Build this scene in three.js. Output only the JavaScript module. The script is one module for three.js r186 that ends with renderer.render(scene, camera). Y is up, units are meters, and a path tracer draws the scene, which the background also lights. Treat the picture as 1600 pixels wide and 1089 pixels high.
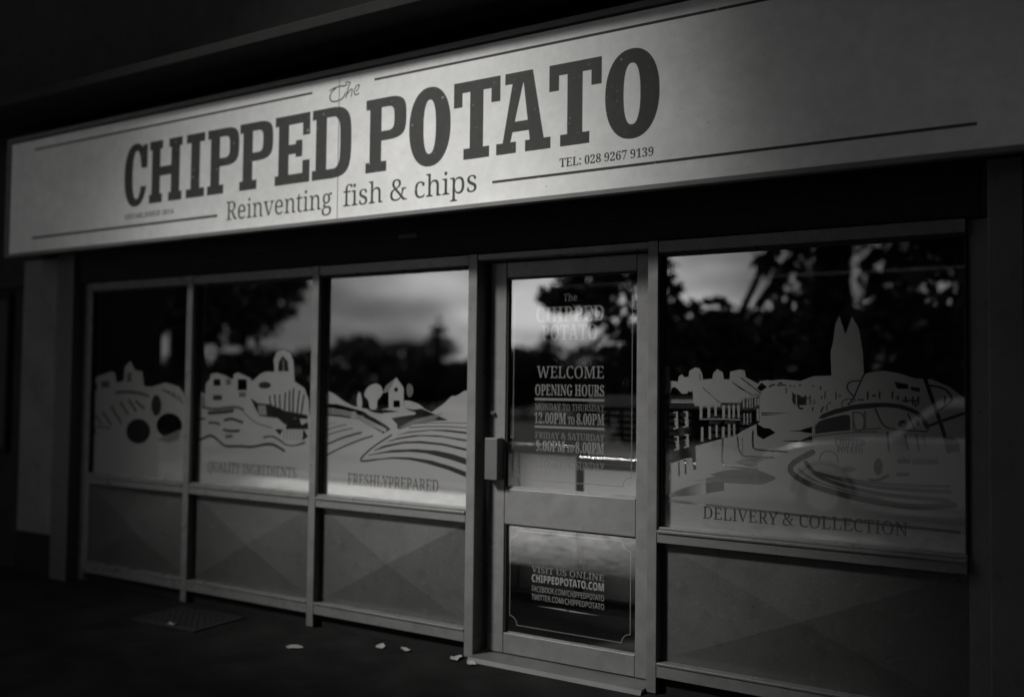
import * as THREE from 'three';
import { RoundedBoxGeometry } from 'three/addons/geometries/RoundedBoxGeometry.js';
import { mergeGeometries } from 'three/addons/utils/BufferGeometryUtils.js';
import { ImprovedNoise } from 'three/addons/math/ImprovedNoise.js';

// ---------- camera, sky, sun, exposure ----------
const scene = new THREE.Scene();
const camera = new THREE.PerspectiveCamera(39.902, 1024 / 696, 0.05, 900);
camera.position.set(0, 1.58, 4.614);
camera.rotation.order = 'YXZ';
camera.rotation.set(THREE.MathUtils.degToRad(2.113), THREE.MathUtils.degToRad(31.955), THREE.MathUtils.degToRad(0.642));
camera.focus = 4.85;
camera.userData.fStop = 0.58;
camera.updateMatrixWorld();

const renderer = new THREE.WebGLRenderer({ antialias: true });
renderer.toneMapping = THREE.LinearToneMapping;
renderer.toneMappingExposure = 0.84;
renderer.shadowMap.enabled = true;
renderer.shadowMap.type = THREE.PCFSoftShadowMap;
renderer.setSize(1024, 696);

const perlin = new ImprovedNoise();
function fbm(x, y, z, oct = 5) {
  let a = 0.5, s = 0, f = 1;
  for (let i = 0; i < oct; i++) { s += a * perlin.noise(x * f + 11.3 * i, y * f + 4.7 * i, z * f); a *= 0.5; f *= 2.03; }
  return s;
}
const smooth = (a, b, x) => { const t = Math.min(1, Math.max(0, (x - a) / (b - a))); return t * t * (3 - 2 * t); };
function makeSky() {
  const w = 1024, h = 512, data = new Float32Array(w * h * 4);
  for (let j = 0; j < h; j++) {
    const el = ((j + 0.5) / h - 0.5) * Math.PI;
    for (let i = 0; i < w; i++) {
      const az = ((i + 0.5) / w - 0.5) * Math.PI * 2;
      const y = Math.sin(el), c = Math.cos(el), x = c * Math.cos(az), z = c * Math.sin(az), k = 1 / (Math.max(y, 0) + 0.12);
      const n = fbm(x * k * 0.42 + 68.42, z * k * 0.42 + 272.29, 0.3, 6);
      const n2 = fbm(x * k * 1.3 + 68.42, z * k * 1.3 - 272.29, 3.3, 5);
      const cover = smooth(-0.1, 0.4, n + 0.3 * n2);              // sunlit cloud banks on a grey sky
      const v = 0.55 + 2.3 * cover * cover + 0.25 * n2;
      const o = (j * w + i) * 4;
      data[o] = data[o + 1] = data[o + 2] = Math.max(0.3, v) * 0.66;
      data[o + 3] = 1;
    }
  }
  const t = new THREE.DataTexture(data, w, h, THREE.RGBAFormat, THREE.FloatType);
  t.mapping = THREE.EquirectangularReflectionMapping; t.magFilter = THREE.LinearFilter; t.minFilter = THREE.LinearFilter; t.needsUpdate = true;
  return t;
}
const sky = makeSky();
scene.background = sky;
scene.environment = sky;

const SUN_AZ = 36, SUN_EL = 40;                                   // degrees to the left of the shop front's normal, degrees up
const sa = THREE.MathUtils.degToRad(SUN_AZ), se = THREE.MathUtils.degToRad(SUN_EL);
const sunDir = new THREE.Vector3(-Math.sin(sa) * Math.cos(se), Math.sin(se), Math.cos(sa) * Math.cos(se));
const sun = new THREE.DirectionalLight(0xfffefa, 5);
sun.position.copy(sunDir).multiplyScalar(60).add(new THREE.Vector3(-4, 1, 0));
sun.target.position.set(-4, 1, 0);
sun.castShadow = true;
sun.shadow.radius = 15;
sun.shadow.mapSize.set(4096, 4096);
Object.assign(sun.shadow.camera, { left: -30, right: 30, top: 30, bottom: -30, near: 1, far: 150 });
sun.name = 'sun';
scene.add(sun, sun.target);

// ---------- helpers ----------
let seed = 20240;
const rnd = () => { seed = (seed + 0x6d2b79f5) | 0; let t = Math.imul(seed ^ (seed >>> 15), 1 | seed); t = (t + Math.imul(t ^ (t >>> 7), 61 | t)) ^ t; return ((t ^ (t >>> 14)) >>> 0) / 4294967296; };
const used = new Map();
const numbered = (n) => { const k = used.get(n) ?? 0; used.set(n, k + 1); return k ? n + '_' + String(k).padStart(3, '0') : n; };
const grey = (v) => new THREE.Color().setRGB(v, v, v);
function mesh(name, geo, m, parent) {
  const o = new THREE.Mesh(geo, m);
  o.name = parent === scene ? numbered(name) : name;
  o.castShadow = o.receiveShadow = true;
  parent.add(o);
  return o;
}
function thing(name, label, category, pos = [0, 0, 0], turn = 0, group) {
  const o = new THREE.Group();
  o.name = numbered(name); o.position.set(...pos); o.rotation.y = turn; o.userData = { label, category };
  if (group) o.userData.group = group;
  scene.add(o);
  return o;
}
function part(name, parent) { const o = new THREE.Group(); o.name = name; parent.add(o); return o; }
// box between two corners, edges rounded by r
function box(x0, x1, y0, y1, z0, z1, r = 0) {
  const w = Math.abs(x1 - x0), h = Math.abs(y1 - y0), d = Math.abs(z1 - z0);
  const g = r ? new RoundedBoxGeometry(w, h, d, 2, Math.min(r, w / 2.1, h / 2.1, d / 2.1)) : new THREE.BoxGeometry(w, h, d);
  g.translate((x0 + x1) / 2, (y0 + y1) / 2, (z0 + z1) / 2);
  metric(g);
  return g;
}
// uv in metres from the dominant axis of each normal
function metric(g) {
  const p = g.attributes.position, n = g.attributes.normal, uv = new Float32Array(p.count * 2);
  for (let i = 0; i < p.count; i++) {
    const ax = Math.abs(n.getX(i)), ay = Math.abs(n.getY(i)), az = Math.abs(n.getZ(i));
    if (az >= ax && az >= ay) { uv[2 * i] = p.getX(i); uv[2 * i + 1] = p.getY(i); }
    else if (ay >= ax) { uv[2 * i] = p.getX(i); uv[2 * i + 1] = p.getZ(i); }
    else { uv[2 * i] = p.getZ(i); uv[2 * i + 1] = p.getY(i); }
  }
  g.setAttribute('uv', new THREE.BufferAttribute(uv, 2));
  return g;
}
function sheet(x0, x1, y0, y1, z) { const g = new THREE.PlaneGeometry(x1 - x0, y1 - y0); g.translate((x0 + x1) / 2, (y0 + y1) / 2, z); return g; }
function canvas(w, h) { const c = document.createElement('canvas'); c.width = w; c.height = h; return [c, c.getContext('2d')]; }
function noiseTexture(size, fn, metres, srgb = true) {
  const d = new Uint8Array(size * size * 4);
  for (let j = 0; j < size; j++) for (let i = 0; i < size; i++) {
    const v = Math.max(0, Math.min(255, Math.round(255 * fn(i / size, j / size)))), o = (j * size + i) * 4;
    d[o] = d[o + 1] = d[o + 2] = v; d[o + 3] = 255;
  }
  const t = new THREE.DataTexture(d, size, size);
  t.wrapS = t.wrapT = THREE.RepeatWrapping; t.magFilter = THREE.LinearFilter; t.repeat.set(1 / metres, 1 / metres);
  if (srgb) t.colorSpace = THREE.SRGBColorSpace;
  t.needsUpdate = true;
  return t;
}
// noise that repeats without a seam
const tile = (u, v, f, z, oct) => { const A = fbm(u * f, v * f, z, oct), B = fbm((u - 1) * f, v * f, z, oct), C = fbm(u * f, (v - 1) * f, z, oct), D = fbm((u - 1) * f, (v - 1) * f, z, oct); return ((A * (1 - u) + B * u) * (1 - v) + (C * (1 - u) + D * u) * v) / Math.sqrt((u * u + (1 - u) * (1 - u)) * (v * v + (1 - v) * (1 - v))); };

// ---------- materials ----------
const grainTex = noiseTexture(512, (u, v) => 0.86 + 0.12 * tile(u, v, 6, 3, 4) + 0.16 * (rnd() - 0.5), 0.6);
const fineBump = noiseTexture(512, (u, v) => 0.5 + 0.35 * (rnd() - 0.5) + 0.2 * tile(u, v, 40, 9, 2), 0.35, false);
const dirtTex = noiseTexture(512, (u, v) => 0.84 + 0.16 * tile(u, v, 5, 1, 5) - 0.06 * smooth(0.1, 0.3, tile(u, v, 16, 14, 4)) + 0.08 * (rnd() - 0.5), 1.7);
const scuffTex = noiseTexture(512, (u, v) => 0.88 + 0.14 * tile(u, v, 4, 17, 5) - 0.06 * smooth(0.05, 0.4, tile(u, v, 24, 5, 5)) + 0.1 * smooth(0.2, 0.4, tile(u, v, 60, 8, 3)) + 0.12 * (rnd() - 0.5), 2.3);
const asphaltTex = noiseTexture(1024, (u, v) => { const r = rnd(); return 0.62 + 0.25 * tile(u, v, 5, 2, 4) + (r > 0.9 ? 0.45 * rnd() : 0.16 * (r - 0.5)); }, 1.3);
const roughTex = noiseTexture(256, (u, v) => 0.62 + 0.35 * tile(u, v, 7, 4, 4), 1.1, false);
const matte = (o) => new THREE.MeshPhysicalMaterial({ specularIntensity: 0.15, ...o });   // rough and dull: hardly any sheen
const std = (o) => new THREE.MeshStandardMaterial(o);
const M = {
  frame: std({ color: grey(0.225), map: grainTex, roughness: 0.5, roughnessMap: roughTex, bumpMap: fineBump, bumpScale: 0.0006, name: 'grey_powder_coat' }),
  panel: std({ color: grey(0.108), map: scuffTex, roughness: 0.55, roughnessMap: roughTex, bumpMap: fineBump, bumpScale: 0.0005, name: 'grey_panel' }),
  dark: matte({ color: grey(0.04), map: grainTex, roughness: 0.9, name: 'black_timber' }),
  darkWall: matte({ color: grey(0.06), map: dirtTex, roughness: 0.95, bumpMap: fineBump, bumpScale: 0.003, name: 'dark_render' }),
  pillar: std({ color: grey(0.24), map: dirtTex, roughness: 0.9, bumpMap: fineBump, bumpScale: 0.002, name: 'painted_render' }),
  plinth: matte({ color: grey(0.03), map: dirtTex, roughness: 0.8, name: 'black_plinth_paint' }),
  gasket: std({ color: grey(0.012), roughness: 0.7, name: 'rubber' }),
  signBack: std({ color: grey(0.6), roughness: 0.6, name: 'sign_board' }),
  signTrim: std({ color: grey(0.22), map: grainTex, roughness: 0.5, name: 'sign_trim' }),
  steel: std({ color: grey(0.62), metalness: 1, roughness: 0.32, roughnessMap: roughTex, name: 'brushed_steel' }),
  polished: std({ color: grey(0.8), metalness: 1, roughness: 0.12, name: 'polished_metal' }),
  enamel: std({ color: grey(0.75), roughness: 0.3, name: 'white_enamel' }),
  inWall: std({ color: grey(0.06), map: dirtTex, roughness: 0.9, name: 'interior_wall' }),
  glass: new THREE.MeshPhysicalMaterial({ color: 0xffffff, transmission: 1, thickness: 0, roughness: 0, ior: 3.6, name: 'window_glass' }),
  bark: matte({ color: grey(0.05), map: dirtTex, roughness: 1, bumpMap: fineBump, bumpScale: 0.02, name: 'bark' }),
  leafA: new THREE.MeshPhysicalMaterial({ color: grey(0.055), roughness: 0.75, side: THREE.DoubleSide, name: 'leaf' }),
  leafB: new THREE.MeshPhysicalMaterial({ color: grey(0.035), roughness: 0.85, side: THREE.DoubleSide, name: 'needle' }),
  tarmac: matte({ color: grey(0.05), map: asphaltTex, roughness: 0.95, bumpMap: fineBump, bumpScale: 0.004, name: 'tarmac' }),
  iron: std({ color: grey(0.05), map: grainTex, roughness: 0.55, metalness: 0.6, name: 'cast_iron' }),
  carPaint: new THREE.MeshPhysicalMaterial({ color: grey(0.62), roughness: 0.35, clearcoat: 1, clearcoatRoughness: 0.05, name: 'white_car_paint' }),
  carGlass: std({ color: grey(0.02), roughness: 0.05, name: 'car_glass' }),
  tyre: std({ color: grey(0.02), roughness: 0.9, name: 'tyre_rubber' }),
  lampGlass: std({ color: grey(0.55), roughness: 0.1, name: 'lamp_lens' }),
  white: std({ color: grey(0.7), roughness: 0.6, map: grainTex, name: 'white_paint' }),
  scrap: std({ color: grey(0.35), roughness: 0.9, side: THREE.DoubleSide, name: 'dry_leaf' }),
};

// prints on the window film, in metres on the front's plane: [0 area | 1 line, how much film stays, smoothed | line width, x, y, x, y ...]
const FILM = {
  farm: [
    [0,1,0,-4.399,1.452,-4.37,1.492,-4.322,1.519,-4.273,1.501,-4.195,1.459,-4.119,1.429,-3.989,1.41,-3.889,1.409,-3.826,1.421,-3.703,1.424,-3.699,1.472,-3.652,1.469,-3.591,1.454,-3.531,1.418,-3.487,1.405,-3.398,1.457,-3.341,1.505,-3.313,1.504,-3.284,1.516,-3.252,1.536,-3.165,1.544,-3.152,0.676,-4.376,0.561],
    [0,1,1,-4.081,1.415,-4.085,1.486,-4.065,1.529,-4.041,1.487,-4.035,1.416],
    [0,1,1,-3.98,1.407,-3.981,1.463,-4.023,1.491,-4.019,1.523,-3.983,1.562,-3.919,1.577,-3.878,1.552,-3.868,1.511,-3.899,1.479,-3.917,1.464,-3.911,1.409],
    [0,1,0,-3.822,1.411,-3.824,1.525,-3.764,1.613,-3.705,1.548,-3.703,1.413],
    [0,0.6,0,-3.877,1.511,-3.847,1.56,-3.764,1.613,-3.824,1.522],
    [0,0.4,1,-3.684,1.568,-3.654,1.579,-3.627,1.548,-3.635,1.504,-3.661,1.486,-3.683,1.513],
    [0,0,1,-3.749,1.537,-3.751,1.53,-3.756,1.525,-3.764,1.523,-3.772,1.524,-3.778,1.529,-3.781,1.536,-3.779,1.543,-3.773,1.548,-3.765,1.55,-3.757,1.549,-3.751,1.544],
    [0,0,0,-3.785,1.469,-3.734,1.47,-3.733,1.429,-3.784,1.427],
    [0,0,0,-3.888,1.475,-3.834,1.476,-3.833,1.422,-3.887,1.421],
    [0,0,0,-4.398,1.437,-4.252,1.437,-4.128,1.414,-4.025,1.395,-3.988,1.375,-3.842,1.316,-3.804,1.29,-3.859,1.26,-3.95,1.299,-4.08,1.344,-4.212,1.356,-4.396,1.362],
    [1,1,0.007,-4.363,1.409,-4.213,1.401,-4.099,1.379,-3.987,1.34,-3.841,1.289],
    [1,1,0.007,-4.363,1.393,-4.213,1.389,-4.099,1.367,-3.987,1.329,-3.841,1.281],
    [1,1,0.007,-4.362,1.377,-4.213,1.376,-4.099,1.354,-3.987,1.318,-3.841,1.273],
    [1,0.8,0.007,-4.358,1.416,-4.357,1.37],
    [1,0.8,0.007,-4.281,1.414,-4.28,1.368],
    [1,0.8,0.042,-4.109,1.393,-4.108,1.348],
    [1,0.8,0.007,-4.034,1.374,-4.033,1.329],
    [1,0.8,0.007,-3.951,1.334,-3.95,1.289],
    [1,0.8,0.007,-3.878,1.308,-3.877,1.264],
    [0,0,0,-3.694,1.427,-3.633,1.415,-3.565,1.424,-3.463,1.392,-3.363,1.358,-3.462,1.352,-3.614,1.329,-3.735,1.291,-3.755,1.302,-3.749,1.319,-3.798,1.359,-3.702,1.374,-3.615,1.386,-3.605,1.399,-3.659,1.411],
    [1,0.6,0.005,-3.735,1.303,-3.589,1.341,-3.454,1.362],
    [1,0.6,0.004,-3.709,1.315,-3.555,1.353,-3.441,1.372],
    [1,0.6,0.005,-3.683,1.328,-3.521,1.365,-3.428,1.382],
    [1,0.6,0.004,-3.658,1.34,-3.488,1.377,-3.415,1.392],
    [1,0.6,0.004,-3.632,1.352,-3.455,1.388,-3.402,1.401],
    [0,0,0,-3.998,1.406,-3.844,1.41,-3.737,1.402,-3.843,1.391,-3.879,1.385,-3.934,1.389],
    [1,0.45,0.009,-4.384,1.252,-4.287,1.288,-4.173,1.306],
    [1,0.3,0.008,-4.383,1.215,-4.248,1.264,-4.116,1.286],
    [1,0.6,0.007,-4.385,1.284,-4.326,1.308,-4.25,1.321],
    [1,0.1,0.011,-4.381,1.15,-4.247,1.217,-4.041,1.261],
    [1,0.1,0.011,-4.384,1.077,-4.198,1.176,-3.949,1.243],
    [1,0,0.011,-3.796,1.254,-3.911,1.195,-4.01,1.128,-4.046,1.091,-4.032,1.076,-3.909,1.098],
    [0,0,0,-3.909,1.101,-3.785,1.119,-3.645,1.124,-3.483,1.113,-3.342,1.087,-3.157,1.042,-3.157,1.009,-3.358,1.063,-3.525,1.094,-3.653,1.108,-3.784,1.108,-3.909,1.094],
    [0,0,0,-3.983,1.122,-3.785,1.163,-3.612,1.176,-3.443,1.174,-3.319,1.158,-3.158,1.12,-3.158,1.085,-3.359,1.129,-3.526,1.154,-3.654,1.157,-3.829,1.143,-3.982,1.119],
    [0,0,0,-3.938,1.152,-3.857,1.187,-3.699,1.218,-3.57,1.227,-3.402,1.22,-3.159,1.187,-3.159,1.172,-3.402,1.207,-3.57,1.213,-3.699,1.206,-3.83,1.179,-3.938,1.149],
    [0,0,0,-3.858,1.205,-3.743,1.24,-3.613,1.261,-3.444,1.267,-3.16,1.244,-3.16,1.229,-3.403,1.256,-3.57,1.256,-3.717,1.235],
    [0,0,0,-3.77,1.253,-3.657,1.281,-3.487,1.299,-3.362,1.302,-3.161,1.29,-3.161,1.277,-3.362,1.29,-3.486,1.293,-3.656,1.273],
    [1,0.1,0.006,-3.657,1.305,-3.445,1.328,-3.221,1.317],
    [1,0.2,0.005,-3.614,1.33,-3.446,1.346,-3.201,1.345],
  ],
  harbour: [
    [0,1,0,-5.669,1.393,-5.573,1.398,-5.57,1.474,-5.555,1.503,-5.512,1.475,-5.505,1.561,-5.464,1.59,-5.46,1.625,-5.392,1.636,-5.309,1.619,-5.258,1.598,-5.227,1.591,-5.218,1.626,-5.179,1.64,-5.049,1.599,-5.043,1.579,-5.009,1.593,-4.962,1.627,-4.905,1.645,-4.819,1.645,-4.831,1.73,-4.804,1.777,-4.738,1.79,-4.673,1.769,-4.644,1.715,-4.631,1.582,-4.539,1.536,-4.501,1.464,-4.489,1.359,-4.451,1.269,-4.438,0.747,-5.643,0.653],
    [0,0,0,-5.427,1.59,-5.355,1.59,-5.353,1.544,-5.425,1.544],
    [0,0.1,0,-5.428,1.476,-5.336,1.478,-5.334,1.442,-5.427,1.441],
    [0,0,0,-5.177,1.592,-5.088,1.592,-5.085,1.516,-5.175,1.515],
    [0,0.4,0,-5.164,1.501,-5.095,1.502,-5.094,1.468,-5.163,1.466],
    [0,0.4,0,-5.298,1.591,-5.248,1.591,-5.246,1.549,-5.297,1.549],
    [0,0.5,0,-5.544,1.467,-5.512,1.468,-5.509,1.389,-5.541,1.388],
    [0,0.05,0,-4.786,1.648,-4.783,1.709,-4.747,1.753,-4.699,1.716,-4.688,1.649],
    [1,0.5,0.013,-4.741,1.729,-4.735,1.648],
    [0,0.1,1,-4.849,1.553,-4.857,1.541,-4.88,1.532,-4.911,1.529,-4.942,1.531,-4.965,1.54,-4.974,1.552,-4.966,1.564,-4.943,1.573,-4.912,1.576,-4.881,1.573,-4.858,1.565],
    [0,1,1,-4.919,1.484,-4.925,1.469,-4.942,1.457,-4.966,1.453,-4.991,1.456,-5.009,1.467,-5.016,1.483,-5.01,1.498,-4.992,1.51,-4.968,1.514,-4.944,1.51,-4.926,1.499],
    [1,0.05,0.014,-4.712,1.501,-4.719,1.447,-4.718,1.393],
    [1,0.05,0.014,-4.675,1.515,-4.677,1.448,-4.672,1.381],
    [1,0.05,0.013,-4.584,1.516,-4.597,1.436,-4.602,1.356],
    [1,0.05,0.013,-4.542,1.49,-4.556,1.43,-4.562,1.371],
    [1,0.05,0.013,-4.767,1.486,-4.768,1.443,-4.76,1.399],
    [1,0.05,0.014,-4.814,1.486,-4.812,1.449,-4.803,1.412],
    [1,0.05,0.013,-4.862,1.478,-4.86,1.451,-4.85,1.424],
    [1,0.05,0.014,-4.639,1.529,-4.643,1.448,-4.639,1.369],
    [0,0.05,0,-5.044,1.461,-4.975,1.428,-4.86,1.424,-4.718,1.383,-4.507,1.359,-4.507,1.332,-4.624,1.336,-4.706,1.287,-4.782,1.331,-4.953,1.34,-5.004,1.4],
    [0,0.05,0,-4.697,1.287,-4.661,1.328,-4.579,1.337,-4.56,1.291,-4.506,1.313,-4.496,1.267,-4.705,1.26],
    [0,0.7,0,-4.975,1.415,-4.898,1.416,-4.886,1.349,-4.963,1.347],
    [1,0.4,0.005,-4.724,1.259,-4.717,1.186],
    [1,0.4,0.005,-4.694,1.26,-4.687,1.187],
    [1,0.4,0.005,-4.665,1.261,-4.658,1.188],
    [1,0.4,0.005,-4.635,1.262,-4.629,1.189],
    [1,0.4,0.005,-4.606,1.263,-4.6,1.191],
    [1,0.4,0.005,-4.577,1.264,-4.571,1.192],
    [1,0.05,0.017,-5.634,1.143,-5.547,1.153,-5.487,1.179,-5.444,1.192,-5.384,1.171,-5.315,1.128,-5.264,1.118,-5.149,1.129,-5.035,1.123,-4.963,1.137,-4.869,1.155,-4.799,1.15,-4.713,1.115],
    [1,0.2,0.016,-5.613,1.31,-5.552,1.3,-5.508,1.307],
    [1,0.1,0.015,-5.464,1.279,-5.405,1.287,-5.353,1.272],
    [1,0.05,0.017,-5.303,1.301,-5.237,1.318,-5.187,1.305,-5.121,1.292],
    [1,0.1,0.017,-5.31,1.235,-5.234,1.222,-5.152,1.234],
    [1,0.3,0.023,-5.291,1.186,-5.217,1.195],
    [1,0.15,0.012,-4.91,1.195,-4.847,1.214,-4.769,1.19,-4.691,1.149,-4.601,1.153,-4.527,1.178],
    [1,0.15,0.027,-5.467,1.349,-5.322,1.356,-5.222,1.373],
    [1,0.25,0.018,-5.537,1.389,-5.424,1.374,-5.306,1.388,-5.19,1.402,-5.116,1.381],
    [1,0.35,0.008,-5.123,1.369,-5.024,1.304,-4.928,1.279,-4.833,1.265],
    [0,0.05,0,-4.81,1.255,-4.733,1.257,-4.755,1.218],
    [0,0.05,0,-4.544,1.269,-4.499,1.217,-4.55,1.188],
  ],
  potato: [
    [0,1,0,-6.968,1.557,-6.877,1.577,-6.583,1.643,-6.539,1.625,-6.522,1.557,-6.436,1.571,-6.427,1.679,-6.358,1.724,-6.299,1.652,-6.215,1.644,-6.19,1.533,-6.102,1.529,-5.942,1.562,-5.797,1.533,-5.744,1.491,-5.625,1.357,-5.597,0.558,-6.917,0.445],
    [0,0.05,1,-6.102,1.196,-6.119,1.147,-6.17,1.11,-6.242,1.094,-6.315,1.104,-6.37,1.137,-6.392,1.186,-6.374,1.235,-6.322,1.273,-6.25,1.288,-6.177,1.277,-6.123,1.243],
    [0,0,1,-5.746,1.251,-5.763,1.204,-5.815,1.169,-5.887,1.153,-5.962,1.163,-6.017,1.195,-6.039,1.242,-6.021,1.289,-5.968,1.325,-5.894,1.34,-5.821,1.329,-5.767,1.297],
    [0,0.1,1,-5.982,1.391,-5.989,1.351,-6.01,1.321,-6.039,1.31,-6.07,1.32,-6.093,1.349,-6.103,1.389,-6.096,1.429,-6.075,1.459,-6.045,1.471,-6.015,1.46,-5.992,1.431],
    [0,0.5,0,-6.033,1.137,-5.76,1.225,-5.783,1.147,-5.899,1.117],
    [1,0.35,0.024,-6.687,1.331,-6.566,1.225],
    [1,0.35,0.024,-6.587,1.379,-6.452,1.246],
    [1,0.35,0.023,-6.473,1.408,-6.369,1.312],
    [1,0.35,0.023,-6.374,1.428,-6.273,1.341],
    [1,0.35,0.023,-6.29,1.42,-6.177,1.361],
    [1,0.35,0.024,-6.775,1.301,-6.697,1.23],
    [1,0.35,0.024,-6.816,1.226,-6.768,1.145],
    [1,0.3,0.012,-5.98,1.509,-5.886,1.48],
    [1,0.3,0.012,-5.92,1.499,-5.84,1.455],
    [1,0.3,0.012,-5.861,1.49,-5.793,1.43],
    [1,0.3,0.012,-5.802,1.48,-5.747,1.405],
    [1,0.4,0.028,-6.519,1.48,-6.307,1.5,-6.14,1.459],
    [1,0.5,0.018,-6.86,1.187,-6.712,1.229,-6.593,1.197],
    [0,0.3,0,-6.846,1.549,-6.756,1.55,-6.753,1.495,-6.843,1.493],
    [0,0.3,0,-6.712,1.569,-6.609,1.569,-6.607,1.515,-6.71,1.514],
    [0,0.4,0,-6.397,1.634,-6.34,1.634,-6.337,1.563,-6.394,1.562],
  ],
  town: [
    [0,1,0,-2.027,1.463,-2.023,1.675,-1.998,1.713,-1.989,1.713,-1.986,1.683,-1.949,1.679,-1.949,1.606,-1.903,1.602,-1.899,1.628,-1.881,1.641,-1.867,1.624,-1.845,1.628,-1.841,1.658,-1.81,1.675,-1.787,1.671,-1.77,1.641,-1.767,1.614,-1.717,1.618,-1.713,1.644,-1.691,1.667,-1.661,1.65,-1.656,1.615,-1.626,1.617,-1.624,1.654,-1.575,1.665,-1.548,1.661,-1.542,1.626,-1.479,1.594,-1.471,1.608,-1.43,1.614,-1.422,1.611,-1.357,1.617,-1.272,1.61,-1.209,1.634,-1.125,1.637,-1.129,1.75,-1.116,1.802,-1.106,1.885,-1.088,1.921,-1.06,1.832,-1.03,1.915,-1,1.862,-0.981,1.748,-0.976,1.64,-0.957,1.651,-0.888,1.661,-0.812,1.646,-0.756,1.626,-0.682,1.622,-0.609,1.588,-0.538,1.531,-0.519,1.463,-0.523,0.741,-2.072,0.663],
    [0,0,0,-2.022,1.507,-2.002,1.533,-1.99,1.541,-1.972,1.531,-1.944,1.54,-1.937,1.568,-1.921,1.574,-1.903,1.562,-1.881,1.539,-1.849,1.541,-1.847,1.554,-1.836,1.548,-1.822,1.554,-1.82,1.51],
    [1,0,0.004,-2.022,1.501,-1.818,1.504],
    [0,0,0,-2.022,1.489,-1.818,1.493,-1.811,1.479,-1.787,1.477,-1.673,1.48,-1.669,1.494,-1.565,1.498,-1.562,1.519,-1.508,1.524,-1.473,1.533,-1.473,1.403,-1.508,1.386,-1.558,1.36,-1.589,1.338,-1.664,1.316,-1.806,1.274,-1.801,1.154,-1.816,1.151,-1.824,1.214,-1.858,1.208,-1.942,1.176,-1.942,1.092,-1.984,1.074,-1.987,1.154,-2.022,1.152],
    [0,1,0,-1.784,1.479,-1.769,1.48,-1.769,1.417,-1.784,1.416],
    [0,1,0,-1.743,1.48,-1.727,1.481,-1.727,1.42,-1.742,1.42],
    [0,1,0,-1.706,1.481,-1.693,1.481,-1.692,1.429,-1.705,1.429],
    [0,1,0,-1.665,1.486,-1.649,1.486,-1.649,1.418,-1.664,1.418],
    [0,1,0,-1.634,1.487,-1.622,1.487,-1.621,1.421,-1.634,1.421],
    [0,1,0,-1.611,1.489,-1.598,1.49,-1.598,1.424,-1.611,1.423],
    [0,1,0,-1.586,1.49,-1.573,1.49,-1.573,1.425,-1.585,1.424],
    [0,1,0,-1.777,1.371,-1.763,1.371,-1.763,1.298,-1.777,1.297],
    [0,1,0,-1.736,1.376,-1.723,1.377,-1.722,1.312,-1.735,1.312],
    [0,1,0,-1.699,1.384,-1.688,1.384,-1.688,1.322,-1.698,1.321],
    [0,1,0,-1.666,1.376,-1.651,1.377,-1.651,1.319,-1.666,1.318],
    [0,1,0,-1.634,1.39,-1.621,1.39,-1.621,1.328,-1.634,1.328],
    [0,1,0,-1.607,1.391,-1.596,1.391,-1.596,1.334,-1.606,1.333],
    [0,1,0,-1.558,1.519,-1.549,1.519,-1.549,1.474,-1.558,1.474],
    [0,1,0,-1.539,1.519,-1.531,1.52,-1.531,1.475,-1.539,1.474],
    [0,1,0,-1.525,1.52,-1.518,1.52,-1.518,1.475,-1.525,1.475],
    [0,1,0,-1.513,1.52,-1.507,1.52,-1.507,1.475,-1.513,1.475],
    [0,1,0,-1.554,1.448,-1.547,1.448,-1.547,1.393,-1.554,1.392],
    [0,1,0,-1.537,1.448,-1.53,1.448,-1.53,1.393,-1.537,1.393],
    [0,1,0,-1.52,1.448,-1.515,1.449,-1.515,1.402,-1.52,1.402],
    [0,1,0,-1.498,1.524,-1.489,1.524,-1.489,1.484,-1.498,1.484],
    [0,1,0,-1.485,1.524,-1.475,1.525,-1.475,1.488,-1.485,1.488],
    [0,1,0,-1.487,1.472,-1.475,1.472,-1.475,1.411,-1.487,1.411],
    [0,1,0,-1.991,1.441,-1.965,1.443,-1.963,1.396,-1.961,1.352,-1.99,1.345,-1.991,1.351,-1.976,1.358,-1.984,1.373,-1.98,1.396,-1.991,1.403,-1.977,1.409,-1.977,1.435,-1.991,1.435],
    [0,1,0,-1.928,1.444,-1.903,1.447,-1.901,1.403,-1.899,1.36,-1.928,1.353,-1.929,1.359,-1.913,1.367,-1.921,1.381,-1.918,1.402,-1.928,1.409,-1.914,1.414,-1.914,1.439,-1.928,1.438],
    [0,1,0,-1.872,1.448,-1.847,1.451,-1.845,1.409,-1.843,1.371,-1.872,1.364,-1.873,1.37,-1.858,1.377,-1.866,1.389,-1.862,1.409,-1.872,1.415,-1.859,1.42,-1.859,1.442,-1.872,1.442],
    [0,1,0,-1.984,1.306,-1.958,1.309,-1.956,1.271,-1.954,1.235,-1.984,1.227,-1.985,1.233,-1.969,1.241,-1.977,1.252,-1.974,1.27,-1.984,1.275,-1.97,1.28,-1.97,1.301,-1.984,1.3],
    [0,1,0,-1.922,1.319,-1.897,1.322,-1.895,1.286,-1.893,1.252,-1.922,1.245,-1.922,1.251,-1.907,1.259,-1.915,1.268,-1.912,1.285,-1.922,1.291,-1.908,1.295,-1.908,1.314,-1.922,1.313],
    [0,1,0,-1.868,1.33,-1.843,1.333,-1.841,1.299,-1.839,1.267,-1.868,1.26,-1.869,1.266,-1.854,1.274,-1.862,1.282,-1.858,1.298,-1.868,1.303,-1.855,1.307,-1.855,1.324,-1.868,1.324],
    [1,0.8,0.007,-1.782,1.411,-1.69,1.417,-1.571,1.414],
    [1,1,0.003,-1.787,1.473,-1.571,1.478],
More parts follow.
